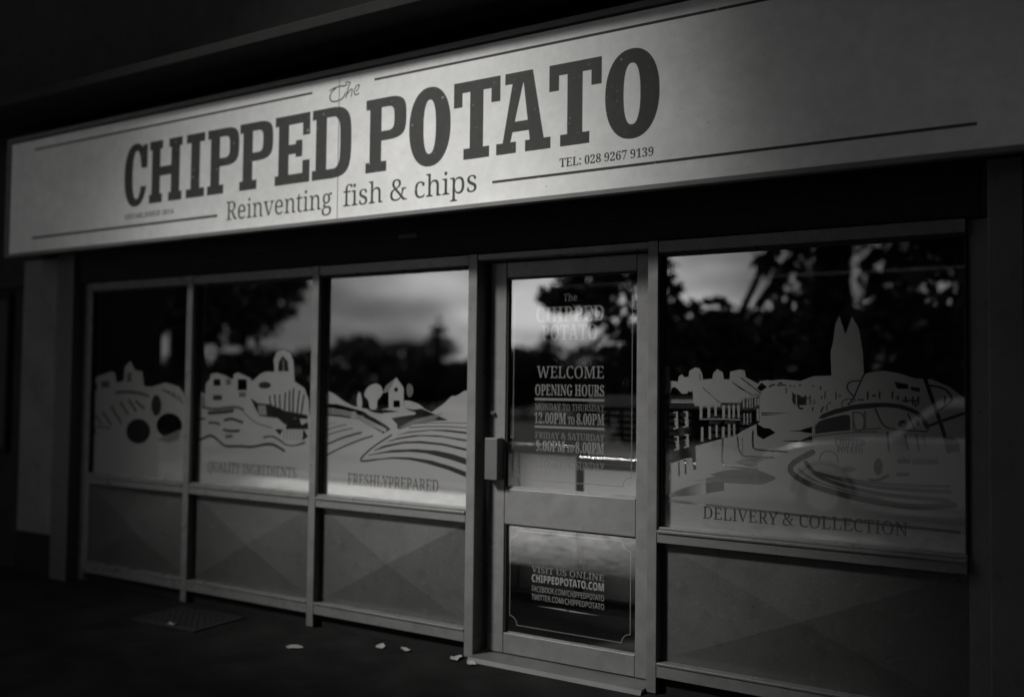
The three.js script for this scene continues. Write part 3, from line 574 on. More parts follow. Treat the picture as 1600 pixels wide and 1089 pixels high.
// ---------- the sign ----------
{
  const s = thing('shop_sign', 'long pale fascia sign with dark slab lettering above the shop front', 'sign');
  const Z = 0.3, y0 = 2.563, y1 = 3.437, xs = [-7.41, -3.944, -0.15];
  // slab-serif capitals, drawn in metres: stem s, slab t
  const HGT = 0.435, ST = 0.088, SL = 0.06;
  const sup = (g, cx, cy, rx, ry, n) => { for (let k = 0; k <= 48; k++) { const a = k / 48 * 2 * Math.PI, c = Math.cos(a), d = Math.sin(a); const x = cx + rx * Math.sign(c) * Math.abs(c) ** (2 / n), y = cy + ry * Math.sign(d) * Math.abs(d) ** (2 / n); k ? g.lineTo(x, y) : g.moveTo(x, y); } g.closePath(); };
  const R = (g, x, y, w, h) => { g.moveTo(x, y); g.lineTo(x + w, y); g.lineTo(x + w, y + h); g.lineTo(x, y + h); g.closePath(); };
  const bowl = (g, x0, x1, ya, yb, r) => { g.moveTo(x0, ya); g.lineTo(x1 - r, ya); g.bezierCurveTo(x1, ya, x1, ya + (yb - ya) * 0.2, x1, (ya + yb) / 2); g.bezierCurveTo(x1, yb - (yb - ya) * 0.2, x1, yb, x1 - r, yb); g.lineTo(x0, yb); g.closePath(); };
  const glyph = {
    C(g, w) { g.beginPath(); sup(g, w / 2, HGT / 2, w / 2, HGT / 2 + 0.008, 2.3); sup(g, w / 2 + 0.012, HGT / 2, w / 2 - ST + 0.01, HGT / 2 - 0.045, 2.3); g.fill('evenodd'); g.clearRect(w * 0.56, HGT * 0.36, w, HGT * 0.25); g.beginPath(); R(g, w - 0.05, HGT * 0.6, 0.05, HGT * 0.38); g.fill(); g.clearRect(w * 0.72, HGT * 0.3, w, HGT * 0.06); },
    H(g, w) { g.beginPath(); for (const o of [0, w - ST - 0.05]) { R(g, o + 0.025, 0, ST, HGT); } g.fill(); g.beginPath(); for (const o of [0, w - ST - 0.05]) { R(g, o, 0, ST + 0.05, SL); R(g, o, HGT - SL, ST + 0.05, SL); } R(g, 0.05, HGT / 2 - 0.032, w - 0.1, 0.064); g.fill(); },
    I(g, w) { g.beginPath(); R(g, (w - ST) / 2, 0, ST, HGT); g.fill(); g.beginPath(); R(g, 0, 0, w, SL); R(g, 0, HGT - SL, w, SL); g.fill(); },
    P(g, w) { g.beginPath(); bowl(g, 0.03, w, HGT * 0.42, HGT, 0.13); bowl(g, 0.03 + ST, w - ST, HGT * 0.42 + 0.055, HGT - 0.055, 0.045); g.fill('evenodd'); g.beginPath(); R(g, 0.03, 0, ST, HGT); g.fill(); g.beginPath(); R(g, 0, 0, ST + 0.07, SL); R(g, 0, HGT - SL, 0.06, SL); g.fill(); },
    E(g, w) { g.beginPath(); R(g, 0.03, 0, ST, HGT); g.fill(); g.beginPath(); R(g, 0, 0, w, SL); R(g, 0, HGT - SL, w, SL); R(g, 0.05, HGT / 2 - 0.03, w * 0.62, 0.06); g.fill(); g.beginPath(); R(g, w - 0.06, 0, 0.06, HGT * 0.32); R(g, w - 0.06, HGT * 0.68, 0.06, HGT * 0.32); R(g, w * 0.6, HGT * 0.38, 0.055, HGT * 0.24); g.fill(); },
    D(g, w) { g.beginPath(); bowl(g, 0.03, w, 0, HGT, 0.15); bowl(g, 0.03 + ST, w - ST, 0.058, HGT - 0.058, 0.05); g.fill('evenodd'); g.beginPath(); R(g, 0, 0, 0.06, SL); R(g, 0, HGT - SL, 0.06, SL); g.fill(); },
    O(g, w) { g.beginPath(); sup(g, w / 2, HGT / 2, w / 2, HGT / 2 + 0.01, 2.2); sup(g, w / 2, HGT / 2, w / 2 - 0.102, HGT / 2 - 0.062, 2.4); g.fill('evenodd'); },
    T(g, w) { g.beginPath(); R(g, (w - ST) / 2, 0, ST, HGT); g.fill(); g.beginPath(); R(g, 0, HGT - SL, w, SL); R(g, w / 2 - 0.085, 0, 0.17, SL); g.fill(); g.beginPath(); R(g, 0, HGT * 0.68, 0.058, HGT * 0.32); R(g, w - 0.058, HGT * 0.68, 0.058, HGT * 0.32); g.fill(); },
    A(g, w) { g.beginPath(); g.moveTo(0.03, 0); g.lineTo(w * 0.33, HGT); g.lineTo(w * 0.67, HGT); g.lineTo(w - 0.03, 0); g.lineTo(w - 0.03 - ST, 0); g.lineTo(w * 0.505, HGT * 0.86); g.lineTo(w * 0.495, HGT * 0.86); g.lineTo(0.075, 0); g.closePath(); g.fill(); g.beginPath(); R(g, w * 0.26, HGT * 0.26, w * 0.48, 0.055); R(g, 0, 0, 0.125, SL); R(g, w - 0.155, 0, 0.155, SL); R(g, w * 0.16, HGT - SL, w * 0.5, SL); g.fill(); },
  };
  const word = [['C', -5.982, -5.731], ['H', -5.705, -5.363], ['I', -5.319, -5.136], ['P', -5.106, -4.805], ['P', -4.797, -4.496], ['E', -4.475, -4.177], ['D', -4.156, -3.844],
    ['P', -3.73, -3.428], ['O', -3.405, -3.113], ['T', -3.092, -2.784], ['A', -2.807, -2.469], ['T', -2.479, -2.173], ['O', -2.152, -1.856]];
  const PX = 500, ink = '#343434';
  for (let k = 0; k < 2; k++) {
    const x0 = xs[k], x1 = xs[k + 1], w = Math.round((x1 - x0) * PX), h = Math.round((y1 - y0) * PX);
    const [ci, gi] = canvas(w, h);                                   // the ink alone, then worn and laid on the board
    const X = (x) => (x - x0) * PX, Y = (y) => (y1 - y) * PX;
    for (const [ch, a, b] of word) {
      const [cl, gl] = canvas(Math.ceil((b - a) * PX) + 40, Math.ceil(HGT * PX) + 40);
      gl.translate(20, HGT * PX + 20); gl.scale(PX, -PX); gl.fillStyle = ink;
      glyph[ch](gl, b - a);
      gi.drawImage(cl, X(a) - 20, Y(2.812 + HGT) - 20);
    }
    const txt = (s, xa, xb, y, cap, font, skew) => fitText(gi, s, X(xa), X(xb), Y(y), cap * PX, font, ink, skew);
    txt('Reinventing', -4.919, -3.985, 2.63, 0.122, SERIF); txt('fish & chips', -3.905, -2.925, 2.63, 0.122, SERIF);
    txt('TEL: 028 9267 9139', -2.414, -1.884, 2.703, 0.046, SERIFB); txt('ESTABLISHED 2014', -5.967, -5.44, 2.722, 0.034, SERIFB);
    gi.strokeStyle = ink; gi.lineCap = 'butt';
    const line = (xa, xb, y, t) => { gi.lineWidth = t * PX; gi.beginPath(); gi.moveTo(X(xa), Y(y)); gi.lineTo(X(xb), Y(y)); gi.stroke(); };
    line(-7.1, -4.164, 3.362, 0.014); line(-3.671, -0.45, 3.366, 0.014); line(-7.1, -5.0, 2.668, 0.016); line(-2.83, -0.45, 2.668, 0.014);
    // the pen-drawn "The"
    const YT = (y) => Y(3.272 + (y - 3.205) * 0.68), curve = (t, ...p) => { gi.lineWidth = t * PX; gi.lineCap = 'round'; gi.beginPath(); gi.moveTo(X(p[0]), YT(p[1])); for (let i = 2; i < p.length; i += 4) gi.quadraticCurveTo(X(p[i]), YT(p[i + 1]), X(p[i + 2]), YT(p[i + 3])); gi.stroke(); };
    curve(0.008, -4.02, 3.325, -3.97, 3.352, -3.93, 3.345, -3.9, 3.338, -3.885, 3.352);
    curve(0.008, -3.965, 3.34, -4.03, 3.3, -4.015, 3.245, -4.0, 3.205, -3.94, 3.222, -3.905, 3.235, -3.9, 3.275);
    curve(0.007, -3.86, 3.362, -3.885, 3.3, -3.892, 3.235); curve(0.006, -3.9, 3.37, -3.875, 3.375, -3.86, 3.362);
    curve(0.007, -3.892, 3.25, -3.85, 3.32, -3.842, 3.29, -3.85, 3.26, -3.85, 3.235);
    curve(0.007, -3.81, 3.27, -3.785, 3.31, -3.79, 3.325, -3.82, 3.33, -3.828, 3.27, -3.828, 3.225, -3.79, 3.25);
    const id = gi.getImageData(0, 0, w, h), [c, g] = canvas(w, h), out = g.createImageData(w, h);
    for (let j = 0; j < h; j++) for (let i = 0; i < w; i++) {
      const xm = x0 + i / PX, ym = j / PX, o = (j * w + i) * 4;
      const blot = fbm(xm * 1.4, ym * 3.1, 0.5, 4), fine = fbm(xm * 22, ym * 22, 2.5, 2), speck = perlin.noise(xm * 60, ym * 60, 7);
      let b = 226 + 13 * blot + 13 * fine + 12 * perlin.noise(xm * 9, ym * 9, 4.2) * (0.4 + blot) + 9 * (rnd() - 0.5) - 34 * smooth(0.55, 0.8, speck * (0.9 + 0.7 * blot));
      const a = id.data[o + 3] / 255 * (0.985 - 0.5 * smooth(0.5, 0.8, perlin.noise(xm * 38, ym * 38, 19)));
      b = b * (1 - a) + (43 + 14 * fine + 8 * (rnd() - 0.5)) * a;
      out.data[o] = out.data[o + 1] = out.data[o + 2] = Math.max(0, Math.min(255, b)); out.data[o + 3] = 255;
    }
    g.putImageData(out, 0, 0);
    const t = new THREE.CanvasTexture(c); t.colorSpace = THREE.SRGBColorSpace; t.magFilter = THREE.LinearFilter;
    const p = mesh('panel', box(x0 + 0.0015, x1 - 0.0015, y0, y1, Z - 0.02, Z - 0.002), M.signBack, s);
    mesh('printed_face', sheet(x0 + 0.0025, x1 - 0.0025, y0 + 0.001, y1 - 0.001, Z), std({ map: t, roughness: 0.7, name: 'printed_sign_face' }), p);
  }
  mesh('box_body', box(-7.43, -0.13, 2.594, 3.44, 0.004, 0.275), M.signTrim, s);
  mesh('top_trim', box(-7.45, -0.11, 3.449, 3.48, 0.2, 0.318, 0.004), M.signTrim, s);
  mesh('bottom_trim', box(-7.45, -0.11, 2.535, 2.561, 0.268, 0.316, 0.004), M.signTrim, s);
  mesh('end_trim', box(-7.45, -7.415, 2.5615, 3.448, 0.2, 0.316, 0.004), M.signTrim, s);
  mesh('end_trim', box(-0.145, -0.11, 2.5615, 3.448, 0.2, 0.316, 0.004), M.signTrim, s);
}

// ---------- neighbour to the left ----------
{
  const n = thing('notice_board', 'dim grey board fixed to the dark wall left of the pale pier', 'notice board', [-8.35, 0.95, -0.045]);
  mesh('board', box(-0.5, 0.42, 0.05, 1.3, 0, 0.03, 0.004), std({ color: grey(0.06), map: dirtTex, roughness: 0.8, name: 'board_face' }), n);
  for (const [a, b, c, d] of [[-0.53, 0.45, 0, 0.048], [-0.53, 0.45, 1.302, 1.35], [-0.53, -0.502, 0.05, 1.3], [0.422, 0.45, 0.05, 1.3]]) mesh('frame', box(a, b, c, d, 0, 0.045, 0.004), M.dark, n);
}

// ---------- inside the shop ----------
{
  structure(mesh('shop_floor', box(-7.1, -0.35, -0.08, 0.03, -5, -0.165), M.inWall, scene));
  structure(mesh('shop_ceiling', box(-7.1, -0.35, 2.7, 2.8, -5, -0.31), M.inWall, scene));
  structure(mesh('shop_back_wall', box(-7.1, -0.35, 0.031, 2.699, -5.1, -5), M.inWall, scene));
  structure(mesh('shop_side_wall', box(-7.2, -7.1, 0, 2.8, -5.1, -0.31), M.inWall, scene));
  structure(mesh('shop_side_wall', box(-0.35, -0.25, 0, 2.8, -5.1, -0.31), M.inWall, scene));
  const r = thing('frying_range', 'pale frying range with slotted vents seen through the shop door', 'frying range', [0, 0.03, 0]);
  const x0 = -3.05, x1 = -1.74, z = -1.2;
  mesh('body', box(x0, x1, 0.1, 1.02, -2.0, z - 0.02, 0.01), M.steel, r);
  mesh('toe_kick', box(x0 + 0.03, x1 - 0.03, 0, 0.099, -1.95, z - 0.08), M.dark, r);
  for (let k = 0; k < 3; k++) {
    mesh('front_panel', box(x0 + 0.01 + k * 0.44, x0 + 0.44 + k * 0.44, 0.12, 0.7, z - 0.019, z - 0.002, 0.006), M.panel, r);
    mesh('drawer_front', box(x0 + 0.01 + k * 0.44, x0 + 0.44 + k * 0.44, 0.71, 1.0, z - 0.019, z, 0.006), k < 2 ? M.enamel : M.panel, r);
  }
  mesh('worktop', box(x0 - 0.01, x1 + 0.02, 1.021, 1.07, -2.0, z + 0.05, 0.012), M.steel, r);
  mesh('upstand', box(x0 + 0.02, x1 - 0.02, 1.071, 1.175, -1.95, z - 0.03, 0.008), M.enamel, r);
  mesh('vent_case', box(x0 + 0.06, x1 - 0.06, 1.176, 1.4, -1.95, z - 0.08), M.dark, r);
  for (let c = 0; c < 12; c++) for (let k = 0; k < 5; k++) {
    if (c % 4 === 3) continue;
    const xx = x0 + 0.08 + c * 0.1, yy = 1.185 + k * 0.042;
    mesh('vent_slat', box(xx, xx + 0.075, yy, yy + 0.022, z - 0.08, z - 0.045, 0.006), M.enamel, r);
  }
  mesh('hood', box(x0 + 0.02, x1 - 0.02, 1.401, 1.49, -1.98, z - 0.02, 0.02), M.enamel, r);
  const c = thing('serving_counter', 'low serving counter with pale front to the left of the frying range behind the glass', 'counter', [0, 0.03, 0]);
  mesh('body', box(-4.02, -3.09, 0.08, 1.1, -1.9, -1.22, 0.01), M.inWall, c);
  for (let k = 0; k < 2; k++) {
    mesh('front_panel', box(-4.01 + k * 0.46, -3.56 + k * 0.46, 0.12, 0.76, -1.219, -1.202, 0.005), M.panel, c);
    mesh('front_panel', box(-4.01 + k * 0.46, -3.56 + k * 0.46, 0.77, 1.09, -1.219, -1.2, 0.005), M.enamel, c);
  }
  mesh('worktop', box(-4.05, -3.075, 1.101, 1.14, -1.94, -1.15, 0.01), M.steel, c);
}

// ---------- small things on the ground ----------
{
  const m = thing('manhole_cover', 'square cast iron manhole cover set in the dark pavement before the windows', 'manhole cover', [-5.2, 0, 0.3], 0.04);
  mesh('frame', mergeGeometries([box(-0.3, 0.3, 0.0005, 0.008, -0.22, -0.19), box(-0.3, 0.3, 0.0005, 0.008, 0.19, 0.22), box(-0.3, -0.27, 0.0005, 0.008, -0.189, 0.189), box(0.27, 0.3, 0.0005, 0.008, -0.189, 0.189)]), M.iron, m);
  mesh('plate', box(-0.265, 0.265, 0.0005, 0.006, -0.185, 0.185), M.iron, m);
  
  for (let i = 0; i < 9; i++) for (let j = 0; j < 6; j++) mesh('tread_stud', box(-0.24 + i * 0.055, -0.21 + i * 0.055, 0.0061, 0.01, -0.16 + j * 0.055, -0.135 + j * 0.055), M.iron, m);
  const spots = [[-5.15, 0.46, 'pale dry leaf lying beside the manhole cover'], [-4.12, 0.42, 'dry leaf alone on the pavement before the middle panel'], [-3.72, 0.1, 'curled dry leaf close to the third panel, left of a pair'], [-3.55, 0.08, 'small curled leaf close to the third panel, right of a pair'], [-3.2, 0.05, 'dry leaf at the foot of the post left of the door'], [-3.07, 0.09, 'bright leaf lying just left of the door threshold']];
  spots.forEach(([x, z, label], i) => {
    const s = 0.02 + 0.018 * rnd(), n = 9, pos = [], idx = [];
    for (let k = 0; k < n; k++) { const a = k / n * 6.283, rr = s * (0.6 + 0.5 * rnd()); pos.push(Math.cos(a) * rr * 1.6, 0.004 + 0.012 * rnd(), Math.sin(a) * rr); }
    pos.push(0, 0.003, 0);
    for (let k = 0; k < n; k++) idx.push(n, (k + 1) % n, k);
    const g = new THREE.BufferGeometry(); g.setAttribute('position', new THREE.Float32BufferAttribute(pos, 3)); g.setIndex(idx); g.computeVertexNormals();
    const o = mesh('fallen_leaf', g, M.scrap, scene); o.position.set(x, 0.001, z); o.rotation.y = rnd() * 6;
    o.userData = { label, category: 'leaf', group: 'leaves on the pavement' };
  });
}

// ---------- trees across the way (mirrored in the glass, and shading the front) ----------
function leaves(clumps, density, size, flat = 1) {
  const pos = [], nor = [], uv = [], idx = [];
  const q = new THREE.Quaternion(), e = new THREE.Euler(), v = new THREE.Vector3(), c = new THREE.Vector3(), n = new THREE.Vector3();
  for (const [cx, cy, cz, rx, ry, rz, dens = 1] of clumps) {
    const count = Math.round(density * dens * (rx * ry + ry * rz + rx * rz));
    for (let k = 0; k < count; k++) {
      let x, y, z, d; do { x = 2 * rnd() - 1; y = 2 * rnd() - 1; z = 2 * rnd() - 1; d = x * x + y * y + z * z; } while (d > 1);
      const f = Math.pow(d, -0.18) * (0.88 + 0.24 * rnd());
      c.set(cx + x * f * rx, cy + y * f * ry, cz + z * f * rz);
      e.set(rnd() * 6.28, rnd() * 6.28, rnd() * 6.28); q.setFromEuler(e);
      const s = size * (0.6 + 0.8 * rnd()), b = pos.length / 3;
      n.set(0, 0, 1).applyQuaternion(q);
      for (const [px, py, pz] of [[-0.5, 0, 0], [0, -0.28, 0.06], [0.55, 0, 0], [0, 0.28, 0.06]]) { v.set(px * s, py * s * flat, pz * s).applyQuaternion(q).add(c); pos.push(v.x, v.y, v.z); nor.push(n.x, n.y, n.z); uv.push(px, py); }
      idx.push(b, b + 1, b + 2, b, b + 2, b + 3);
    }
  }
  const g = new THREE.BufferGeometry();
  g.setAttribute('position', new THREE.Float32BufferAttribute(pos, 3)); g.setAttribute('normal', new THREE.Float32BufferAttribute(nor, 3)); g.setAttribute('uv', new THREE.Float32BufferAttribute(uv, 2)); g.setIndex(idx);
  return g;
}
function limb(a, b, r0, r1, bend = 0.3) {
  const A = new THREE.Vector3(...a), Bv = new THREE.Vector3(...b), mid = A.clone().lerp(Bv, 0.5).add(new THREE.Vector3((rnd() - 0.5) * bend, (rnd() - 0.5) * bend, (rnd() - 0.5) * bend));
  const curve = new THREE.CatmullRomCurve3([A, mid, Bv]), g = new THREE.TubeGeometry(curve, 8, 1, 8, false), p = g.attributes.position, cpt = new THREE.Vector3();
  for (let i = 0; i <= 8; i++) { curve.getPointAt(i / 8, cpt); const r = r0 + (r1 - r0) * i / 8; for (let j = 0; j <= 8; j++) { const k = i * 9 + j; p.setXYZ(k, cpt.x + (p.getX(k) - cpt.x) * r, cpt.y + (p.getY(k) - cpt.y) * r, cpt.z + (p.getZ(k) - cpt.z) * r); } }
  g.computeVertexNormals();
  return g;
}
function tree(name, label, pos, trunkTop, clumps, density, size, mat, group) {
  const t = thing(name, label, 'tree', pos, 0, group);
  const parts = [limb([0, -0.1, 0], trunkTop, 0.32, 0.16)];
  for (const c of clumps) if (rnd() < 0.8) parts.push(limb([trunkTop[0] * 0.7, trunkTop[1] * (0.55 + 0.4 * rnd()), trunkTop[2] * 0.7], [c[0], c[1], c[2]], 0.11, 0.03, 0.8));
  mesh('trunk', mergeGeometries(parts), M.bark, t);
  mesh('crown', leaves(clumps, density, size), mat, t);
  return t;
}
const G1 = 'trees along the far side of the parking area';
// right-hand tree: its left edge rises beside the gap of open sky
tree('broadleaf_tree', 'tall dark leafy tree mirrored in the door glass and right window', [-3.4, 0, 8.6], [0.2, 7.5, 0.3], [
  [-2.2, 5.3, 0.0, 1.3, 1.2, 1.6, 0.9], [1.9, 4.6, 0, 1.6, 1.2, 1.8, 1], [-2.6, 6.2, 0.2, 1.7, 1.5, 2, 1], [0, 6.6, 0, 2.2, 1.8, 2.3, 1], [2.4, 6.4, 0, 1.8, 1.7, 2, 1],
  [-2.2, 8.6, 0, 1.8, 1.6, 2.1, 1], [0.2, 9.2, 0, 2.2, 1.9, 2.3, 1], [2.5, 8.8, 0, 1.8, 1.7, 2, 1], [-2.5, 11, 0, 1.9, 1.7, 2.1, 1], [0.2, 11.8, 0, 2.2, 1.8, 2.2, 1], [2.2, 11.3, 0, 1.7, 1.6, 2, 1],
  [-3.2, 13.2, 0, 1.9, 1.5, 2, 1], [-0.8, 14, 0, 2.0, 1.5, 2, 1], [1.6, 13.8, 0, 2.2, 1.8, 2.1, 1], [0.2, 16, 0, 2.4, 1.7, 2.2, 1], [-2.2, 17.2, 0, 2.2, 1.6, 2.2, 1], [3.6, 11.2, 0, 1.8, 1.8, 2, 1], [4.2, 8.4, 0, 1.9, 1.9, 2.1, 1], [-5.0, 15.4, 0.2, 1.9, 1.3, 2.0, 1], [-3.3, 15.2, 0, 1.8, 1.4, 2, 1], [-4.0, 2.95, 0.2, 0.55, 0.2, 0.6, 0.8], [-3.5, 3.3, -0.2, 0.55, 0.3, 0.6, 0.8], [-4.2, 7.4, 0.2, 1.1, 1.05, 1.3, 1.2], [-5.6, 7.5, 0.2, 1.1, 1.0, 1.3, 1.2], [-7.0, 7.6, 0.2, 1.05, 0.95, 1.2, 1.2], [-2.75, 2.8, 0, 0.7, 0.95, 0.9, 0.9], [-2.2, 1.5, 0, 1.2, 0.9, 1.2, 0.8], [-1.6, 1.9, 0.4, 1.1, 0.9, 1.2, 0.8], [-1.3, 2.2, 0.2, 1.0, 0.6, 1.0, 0.45], [0.3, 2.5, 0, 1.1, 0.7, 1.2, 0.7], [-0.3, 3.5, 0.3, 0.7, 0.35, 0.8, 0.4], [2.0, 2.7, 0, 1.2, 0.8, 1.2, 0.7]], 300, 0.26, M.leafA, G1);  // high arch and crossing bough added to shade sign top, panels and ground
// left-hand tree; its upper arch and crossing bough are added to narrow the light
tree('broadleaf_tree', 'big dark leafy tree mirrored in the two left windows', [-16.6, 0, 8.8], [-0.2, 7.5, 0], [
  [1.1, 3.7, 0, 1.5, 1.4, 1.8, 1], [2.2, 1.3, 0, 1.2, 0.9, 1.5, 1], [-0.5, 3.6, 0.2, 1.5, 1.3, 1.8, 0.3], [-2.6, 3.8, 0, 1.7, 1.4, 1.9, 0.8], [2.0, 5.8, 0, 1.7, 1.6, 2, 1], [0, 6.4, 0, 2.2, 1.8, 2.3, 1], [-2.6, 6.4, 0, 2, 1.8, 2.2, 1],
  [2.2, 8.2, 0, 1.8, 1.6, 2, 1], [4.0, 7.5, 0.1, 1.1, 1.0, 1.3, 1.2], [5.0, 7.6, 0.1, 1.0, 0.95, 1.2, 1.2], [0.4, 9, 0, 2.3, 1.9, 2.3, 1], [-2.4, 8.8, 0, 2, 1.8, 2.2, 1], [2.6, 10.7, 0, 1.8, 1.7, 2, 1], [0.8, 11.6, 0, 2.2, 1.8, 2.2, 1], [-1.8, 11.3, 0, 2, 1.7, 2.1, 1],
  [3.3, 13.2, 0, 1.8, 1.5, 2, 1], [2.2, 13.8, 0, 2, 1.5, 2, 1], [4.5, 14.9, 0.2, 1.8, 1.4, 1.9, 1], [6.0, 15.8, 0.1, 1.8, 1.2, 1.9, 1]], 300, 0.26, M.leafA, G1);
// two more trees, added to keep sky light off the front
const third = tree('broadleaf_tree', 'added round leafy tree behind the parked car, placed to darken the right end of the front', [0.8, 0, 13.5], [0, 6.5, 0], [
  [-2, 3.8, 0, 1.8, 1.5, 1.9], [0.6, 4, 0.3, 2, 1.6, 2], [2.4, 4.4, 0, 1.6, 1.5, 1.8], [-1.8, 6.4, 0, 2, 1.8, 2.1], [1.4, 6.8, 0, 2.2, 1.9, 2.2], [0, 9, 0, 2.4, 1.8, 2.3], [0, 10.8, 0, 1.7, 1.4, 1.7]], 260, 0.28, M.leafA, G1);
third.scale.setScalar(1.5);
const fourth = third.clone(); fourth.scale.setScalar(1.35); fourth.name = numbered('broadleaf_tree'); fourth.position.set(-24.5, 0, 10.5); fourth.rotation.y = 1.9;
fourth.userData = { label: 'added round leafy tree farthest left across the parking area, placed to block sky light', category: 'tree', group: G1 }; scene.add(fourth);

// clipped hedge under the left-hand trees
{
  const h = thing('hedge', 'long dark clipped hedge under the trees mirrored in the left windows', 'hedge', [0, 0, 11.5]), cl = [];
  for (let k = 0; k < 26; k++) cl.push([-34 + k * 0.78, 1.05 + 0.15 * rnd(), 0, 0.8, 1.05, 0.7]);
  mesh('foliage', leaves(cl, 260, 0.22), M.leafA, h);
  mesh('stems', mergeGeometries(Array.from({ length: 14 }, (_, k) => limb([-33.5 + k * 1.4, -0.05, 0], [-33.4 + k * 1.4, 1.5, 0], 0.05, 0.02, 0.2))), M.bark, h).userData.kind = 'stuff';
}

// low far trees and firs beyond the parking area
const bushes = [], bush = (rx, h) => { const c = []; for (let k = 0; k < 7; k++) c.push([(rnd() - 0.5) * rx * 1.3, h * (0.3 + 0.5 * rnd()), (rnd() - 0.5) * rx, rx * (0.35 + 0.2 * rnd()), h * (0.22 + 0.12 * rnd()), rx * 0.45]); return c; };
const bushGeo = [0, 1, 2].map((k) => leaves(bush(3, 3.0 + 0.25 * k), 240, 0.3));
const stemGeo = limb([0, -0.1, 0], [0.1, 1.8, 0], 0.14, 0.06);
const farLabels = ['low dark bushy tree far off, leftmost of the low row', 'low dark bushy tree, second of the far row', 'low dark bushy tree, third of the far row', 'bushy tree just left of the tall fir in the far row', 'bushy tree between the two firs of the far row', 'bushy tree right of the second fir in the far row', 'low bushy tree, seventh of the far row', 'low bushy tree, eighth of the far row', 'low bushy tree, rightmost of the far row'];
[[-39, 35, 1.05], [-36.4, 35.4, 1.0], [-33.2, 35, 1.12], [-30.4, 35.6, 0.98], [-27.4, 36.2, 0.85], [-24.2, 35.2, 0.9], [-21.4, 35.4, 0.95], [-18.6, 35, 1], [-15.8, 35.5, 1]].forEach(([x, z, s], i) => {
  const t = thing('bushy_tree', farLabels[i], 'tree', [x, 0, z], i * 1.3, 'low trees in the far row');
  t.scale.setScalar(s);
  mesh('trunk', stemGeo, M.bark, t); mesh('crown', bushGeo[i % 3], M.leafB, t);
});
function fir(h, r) {
  const c = [];
  for (let k = 0; k < 9; k++) {
    const t = k / 9, n = 4;
    for (let j = 0; j < n; j++) {
      const a = j / n * 6.28 + k * 0.7 + 0.5 * rnd(), L = r * (1 - t) * (0.75 + 0.5 * rnd()), y = h * (0.15 + 0.78 * t) + 0.2 * (rnd() - 0.5);
      for (const q of [0.35, 0.7, 0.95]) c.push([Math.cos(a) * L * q, y + 0.25 * L * q * q, Math.sin(a) * L * q, 0.22 + 0.2 * (1 - q), 0.1 + 0.08 * (1 - q), 0.22 + 0.2 * (1 - q)]);
    }
  }
  c.push([0, h * 0.95, 0, 0.12, h * 0.05, 0.12]);
  return c;
}
const firGeo = leaves(fir(5.0, 2.1), 380, 0.22, 0.6), firStem = limb([0, -0.1, 0], [0, 4.6, 0], 0.12, 0.03, 0.05);
[[-28.8, 34.4, 1, 'small fir rising above the far row, left of the two'], [-22.3, 34.2, 0.9, 'small fir rising above the far row, right of the two']].forEach(([x, z, s, label]) => {
  const t = thing('fir_tree', label, 'tree', [x, 0, z], x, 'firs in the far row'); t.scale.setScalar(s);
  mesh('trunk', firStem, M.bark, t); mesh('crown', firGeo, M.leafB, t);
});

// unseen wings on either side of the shop, placed to darken its ends
{
  const r = thing('unseen_wing', 'unseen dark wing to the right of the shop front, placed to darken its right end', 'building', [1.5, 0, 0]);
  mesh('wall', box(0, 6, 0, 11.4, 0.03, 9.5), M.darkWall, r); mesh('roof', box(-0.15, 6.2, 11.401, 11.6, 0.03, 9.7), M.dark, r);
  const l = thing('unseen_wing', 'unseen dark wing to the left of the pale pier, placed to darken the left end', 'building', [-9.4, 0, 0]);
  mesh('wall', box(-5, 0, 0, 10.2, 0.04, 2.6), M.darkWall, l); mesh('roof', box(-5.2, 0.15, 10.201, 10.4, 0.04, 2.75), M.dark, l);
}

// low dark building with a pale fascia strip, seen mirrored in the right window
{
  const b = thing('low_building', 'low dark flat roofed building with a pale fascia strip across the parking area', 'building', [-2.5, 0, 19]);
  mesh('wall', box(-6.2, 9, 0, 3.05, 0, 6), std({ color: grey(0.05), map: dirtTex, roughness: 0.95, name: 'dark_brickwork' }), b);
  mesh('roof', box(-6.5, 9.3, 3.051, 3.5, -0.4, 6.3, 0.03), M.dark, b);
  mesh('fascia_strip', box(-4.5, -1.9, 2.78, 3.0, -0.05, -0.003, 0.01), M.white, b);
  for (const x of [-5.4, -3.4, 1.4, 4.8]) { const w = part('window', b); mesh('frame', box(x, x + 1.5, 0.95, 2.1, -0.04, -0.002, 0.008), M.dark, w); mesh('pane', box(x + 0.06, x + 1.44, 1.01, 2.04, -0.05, -0.041), M.carGlass, w); }
  const d = part('door', b); mesh('leaf', box(-1.6, -0.6, 0.02, 2.1, -0.04, -0.002, 0.008), M.dark, d); mesh('handle', box(-0.75, -0.72, 0.95, 1.2, -0.07, -0.041, 0.008), M.polished, d);
}

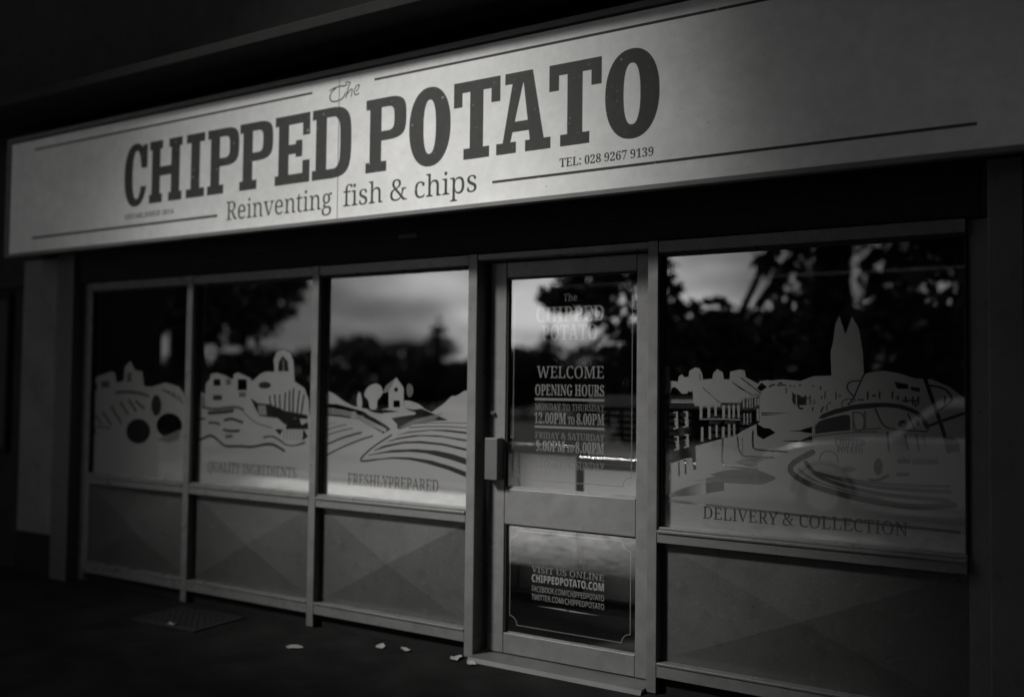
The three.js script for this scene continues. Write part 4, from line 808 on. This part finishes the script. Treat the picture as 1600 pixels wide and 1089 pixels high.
// white car parked behind the photographer, its nose mirrored in the right window
{
  const c = thing('parked_car', 'white hatchback parked behind the photographer, nose mirrored in the right window', 'car', [-1.2, 0, 6.2]);
  c.position.set(-1.5, 0, 7.55);
  const V = (a) => a.map(([x, y]) => new THREE.Vector2(x, y));
  const body = new THREE.Shape(V([[-2.1, 0.28], [-2.14, 0.55], [-2.02, 0.74], [-1.6, 0.86], [-0.8, 0.96], [1.5, 1.0], [2.05, 0.92], [2.12, 0.6], [2.05, 0.28]]));
  const arch = (x) => { const h = new THREE.Path(); h.absarc(x, 0.3, 0.36, 0, Math.PI * 2, true); return h; };
  const lower = new THREE.ExtrudeGeometry(body, { depth: 1.5, bevelEnabled: true, bevelThickness: 0.08, bevelSize: 0.06, bevelSegments: 4, curveSegments: 12 }); lower.translate(0, 0, -0.75);
  mesh('body', lower, M.carPaint, c);
  const cab = new THREE.Shape(V([[-0.75, 0.95], [-0.1, 1.4], [0.2, 1.44], [1.2, 1.42], [1.85, 0.98]]));
  const top = new THREE.ExtrudeGeometry(cab, { depth: 1.2, bevelEnabled: true, bevelThickness: 0.1, bevelSize: 0.05, bevelSegments: 4 }); top.translate(0, 0, -0.6);
  mesh('cabin', top, M.carPaint, c);
  for (const s of [-1, 1]) {
    const ws = [V([[-0.55, 1.03], [-0.08, 1.36], [0.4, 1.38], [0.4, 1.03]]), V([[0.48, 1.03], [0.48, 1.38], [1.12, 1.37], [1.5, 1.06]])];
    for (const w of ws) { const g = new THREE.ExtrudeGeometry(new THREE.Shape(w), { depth: 0.012, bevelEnabled: false }); g.translate(0, 0, s * 0.702 - (s < 0 ? 0.012 : 0)); mesh('side_window', g, M.carGlass, c); }
    const mir = new RoundedBoxGeometry(0.12, 0.12, 0.18, 2, 0.04); mir.translate(-0.5, 1.03, s * 0.9); mesh('wing_mirror', mir, M.carPaint, c);
    const hl = new THREE.SphereGeometry(0.13, 16, 12); hl.scale(0.9, 0.6, 0.9); hl.translate(-2.06, 0.68, s * 0.58); mesh('headlight', hl, M.lampGlass, c);
    const tl = new RoundedBoxGeometry(0.06, 0.22, 0.14, 2, 0.02); tl.translate(2.13, 0.75, s * 0.68); mesh('tail_light', tl, M.carGlass, c);
    for (const x of [0.15, 0.95]) { const dh = new RoundedBoxGeometry(0.16, 0.03, 0.03, 2, 0.01); dh.translate(x, 0.88, s * 0.84); mesh('door_handle', dh, M.carPaint, c); }
    for (const x of [-1.35, 1.3]) {
      const wh = part('wheel', c), ty = new THREE.TorusGeometry(0.235, 0.085, 12, 32); ty.scale(1, 1, 1.3); ty.translate(x, 0.32, s * 0.78); mesh('tyre', ty, M.tyre, wh);
      const ri = new THREE.CylinderGeometry(0.2, 0.2, 0.06, 24); ri.rotateX(Math.PI / 2); ri.translate(x, 0.32, s * 0.83); mesh('rim', ri, M.steel, wh);
      const ar = new THREE.TorusGeometry(0.35, 0.035, 8, 24, Math.PI); ar.translate(x, 0.34, s * 0.815); mesh('wheel_arch', ar, M.tyre, c);
    }
  }
  const wsg = new THREE.PlaneGeometry(1.2, 0.7); wsg.rotateZ(0); wsg.rotateX(-Math.PI / 2); wsg.rotateZ(0.6); const wg = new THREE.BoxGeometry(0.7, 0.012, 1.22); wg.rotateZ(Math.atan2(0.45, 0.65)); wg.translate(-0.46, 1.22, 0); mesh('windscreen', wg, M.carGlass, c);
  const plate = new RoundedBoxGeometry(0.03, 0.11, 0.52, 2, 0.008); plate.translate(-2.2, 0.48, 0); mesh('number_plate', plate, M.white, c);
  const grille = new RoundedBoxGeometry(0.04, 0.1, 0.8, 2, 0.015); grille.translate(-2.17, 0.62, 0); mesh('grille', grille, M.tyre, c);
}

renderer.render(scene, camera);
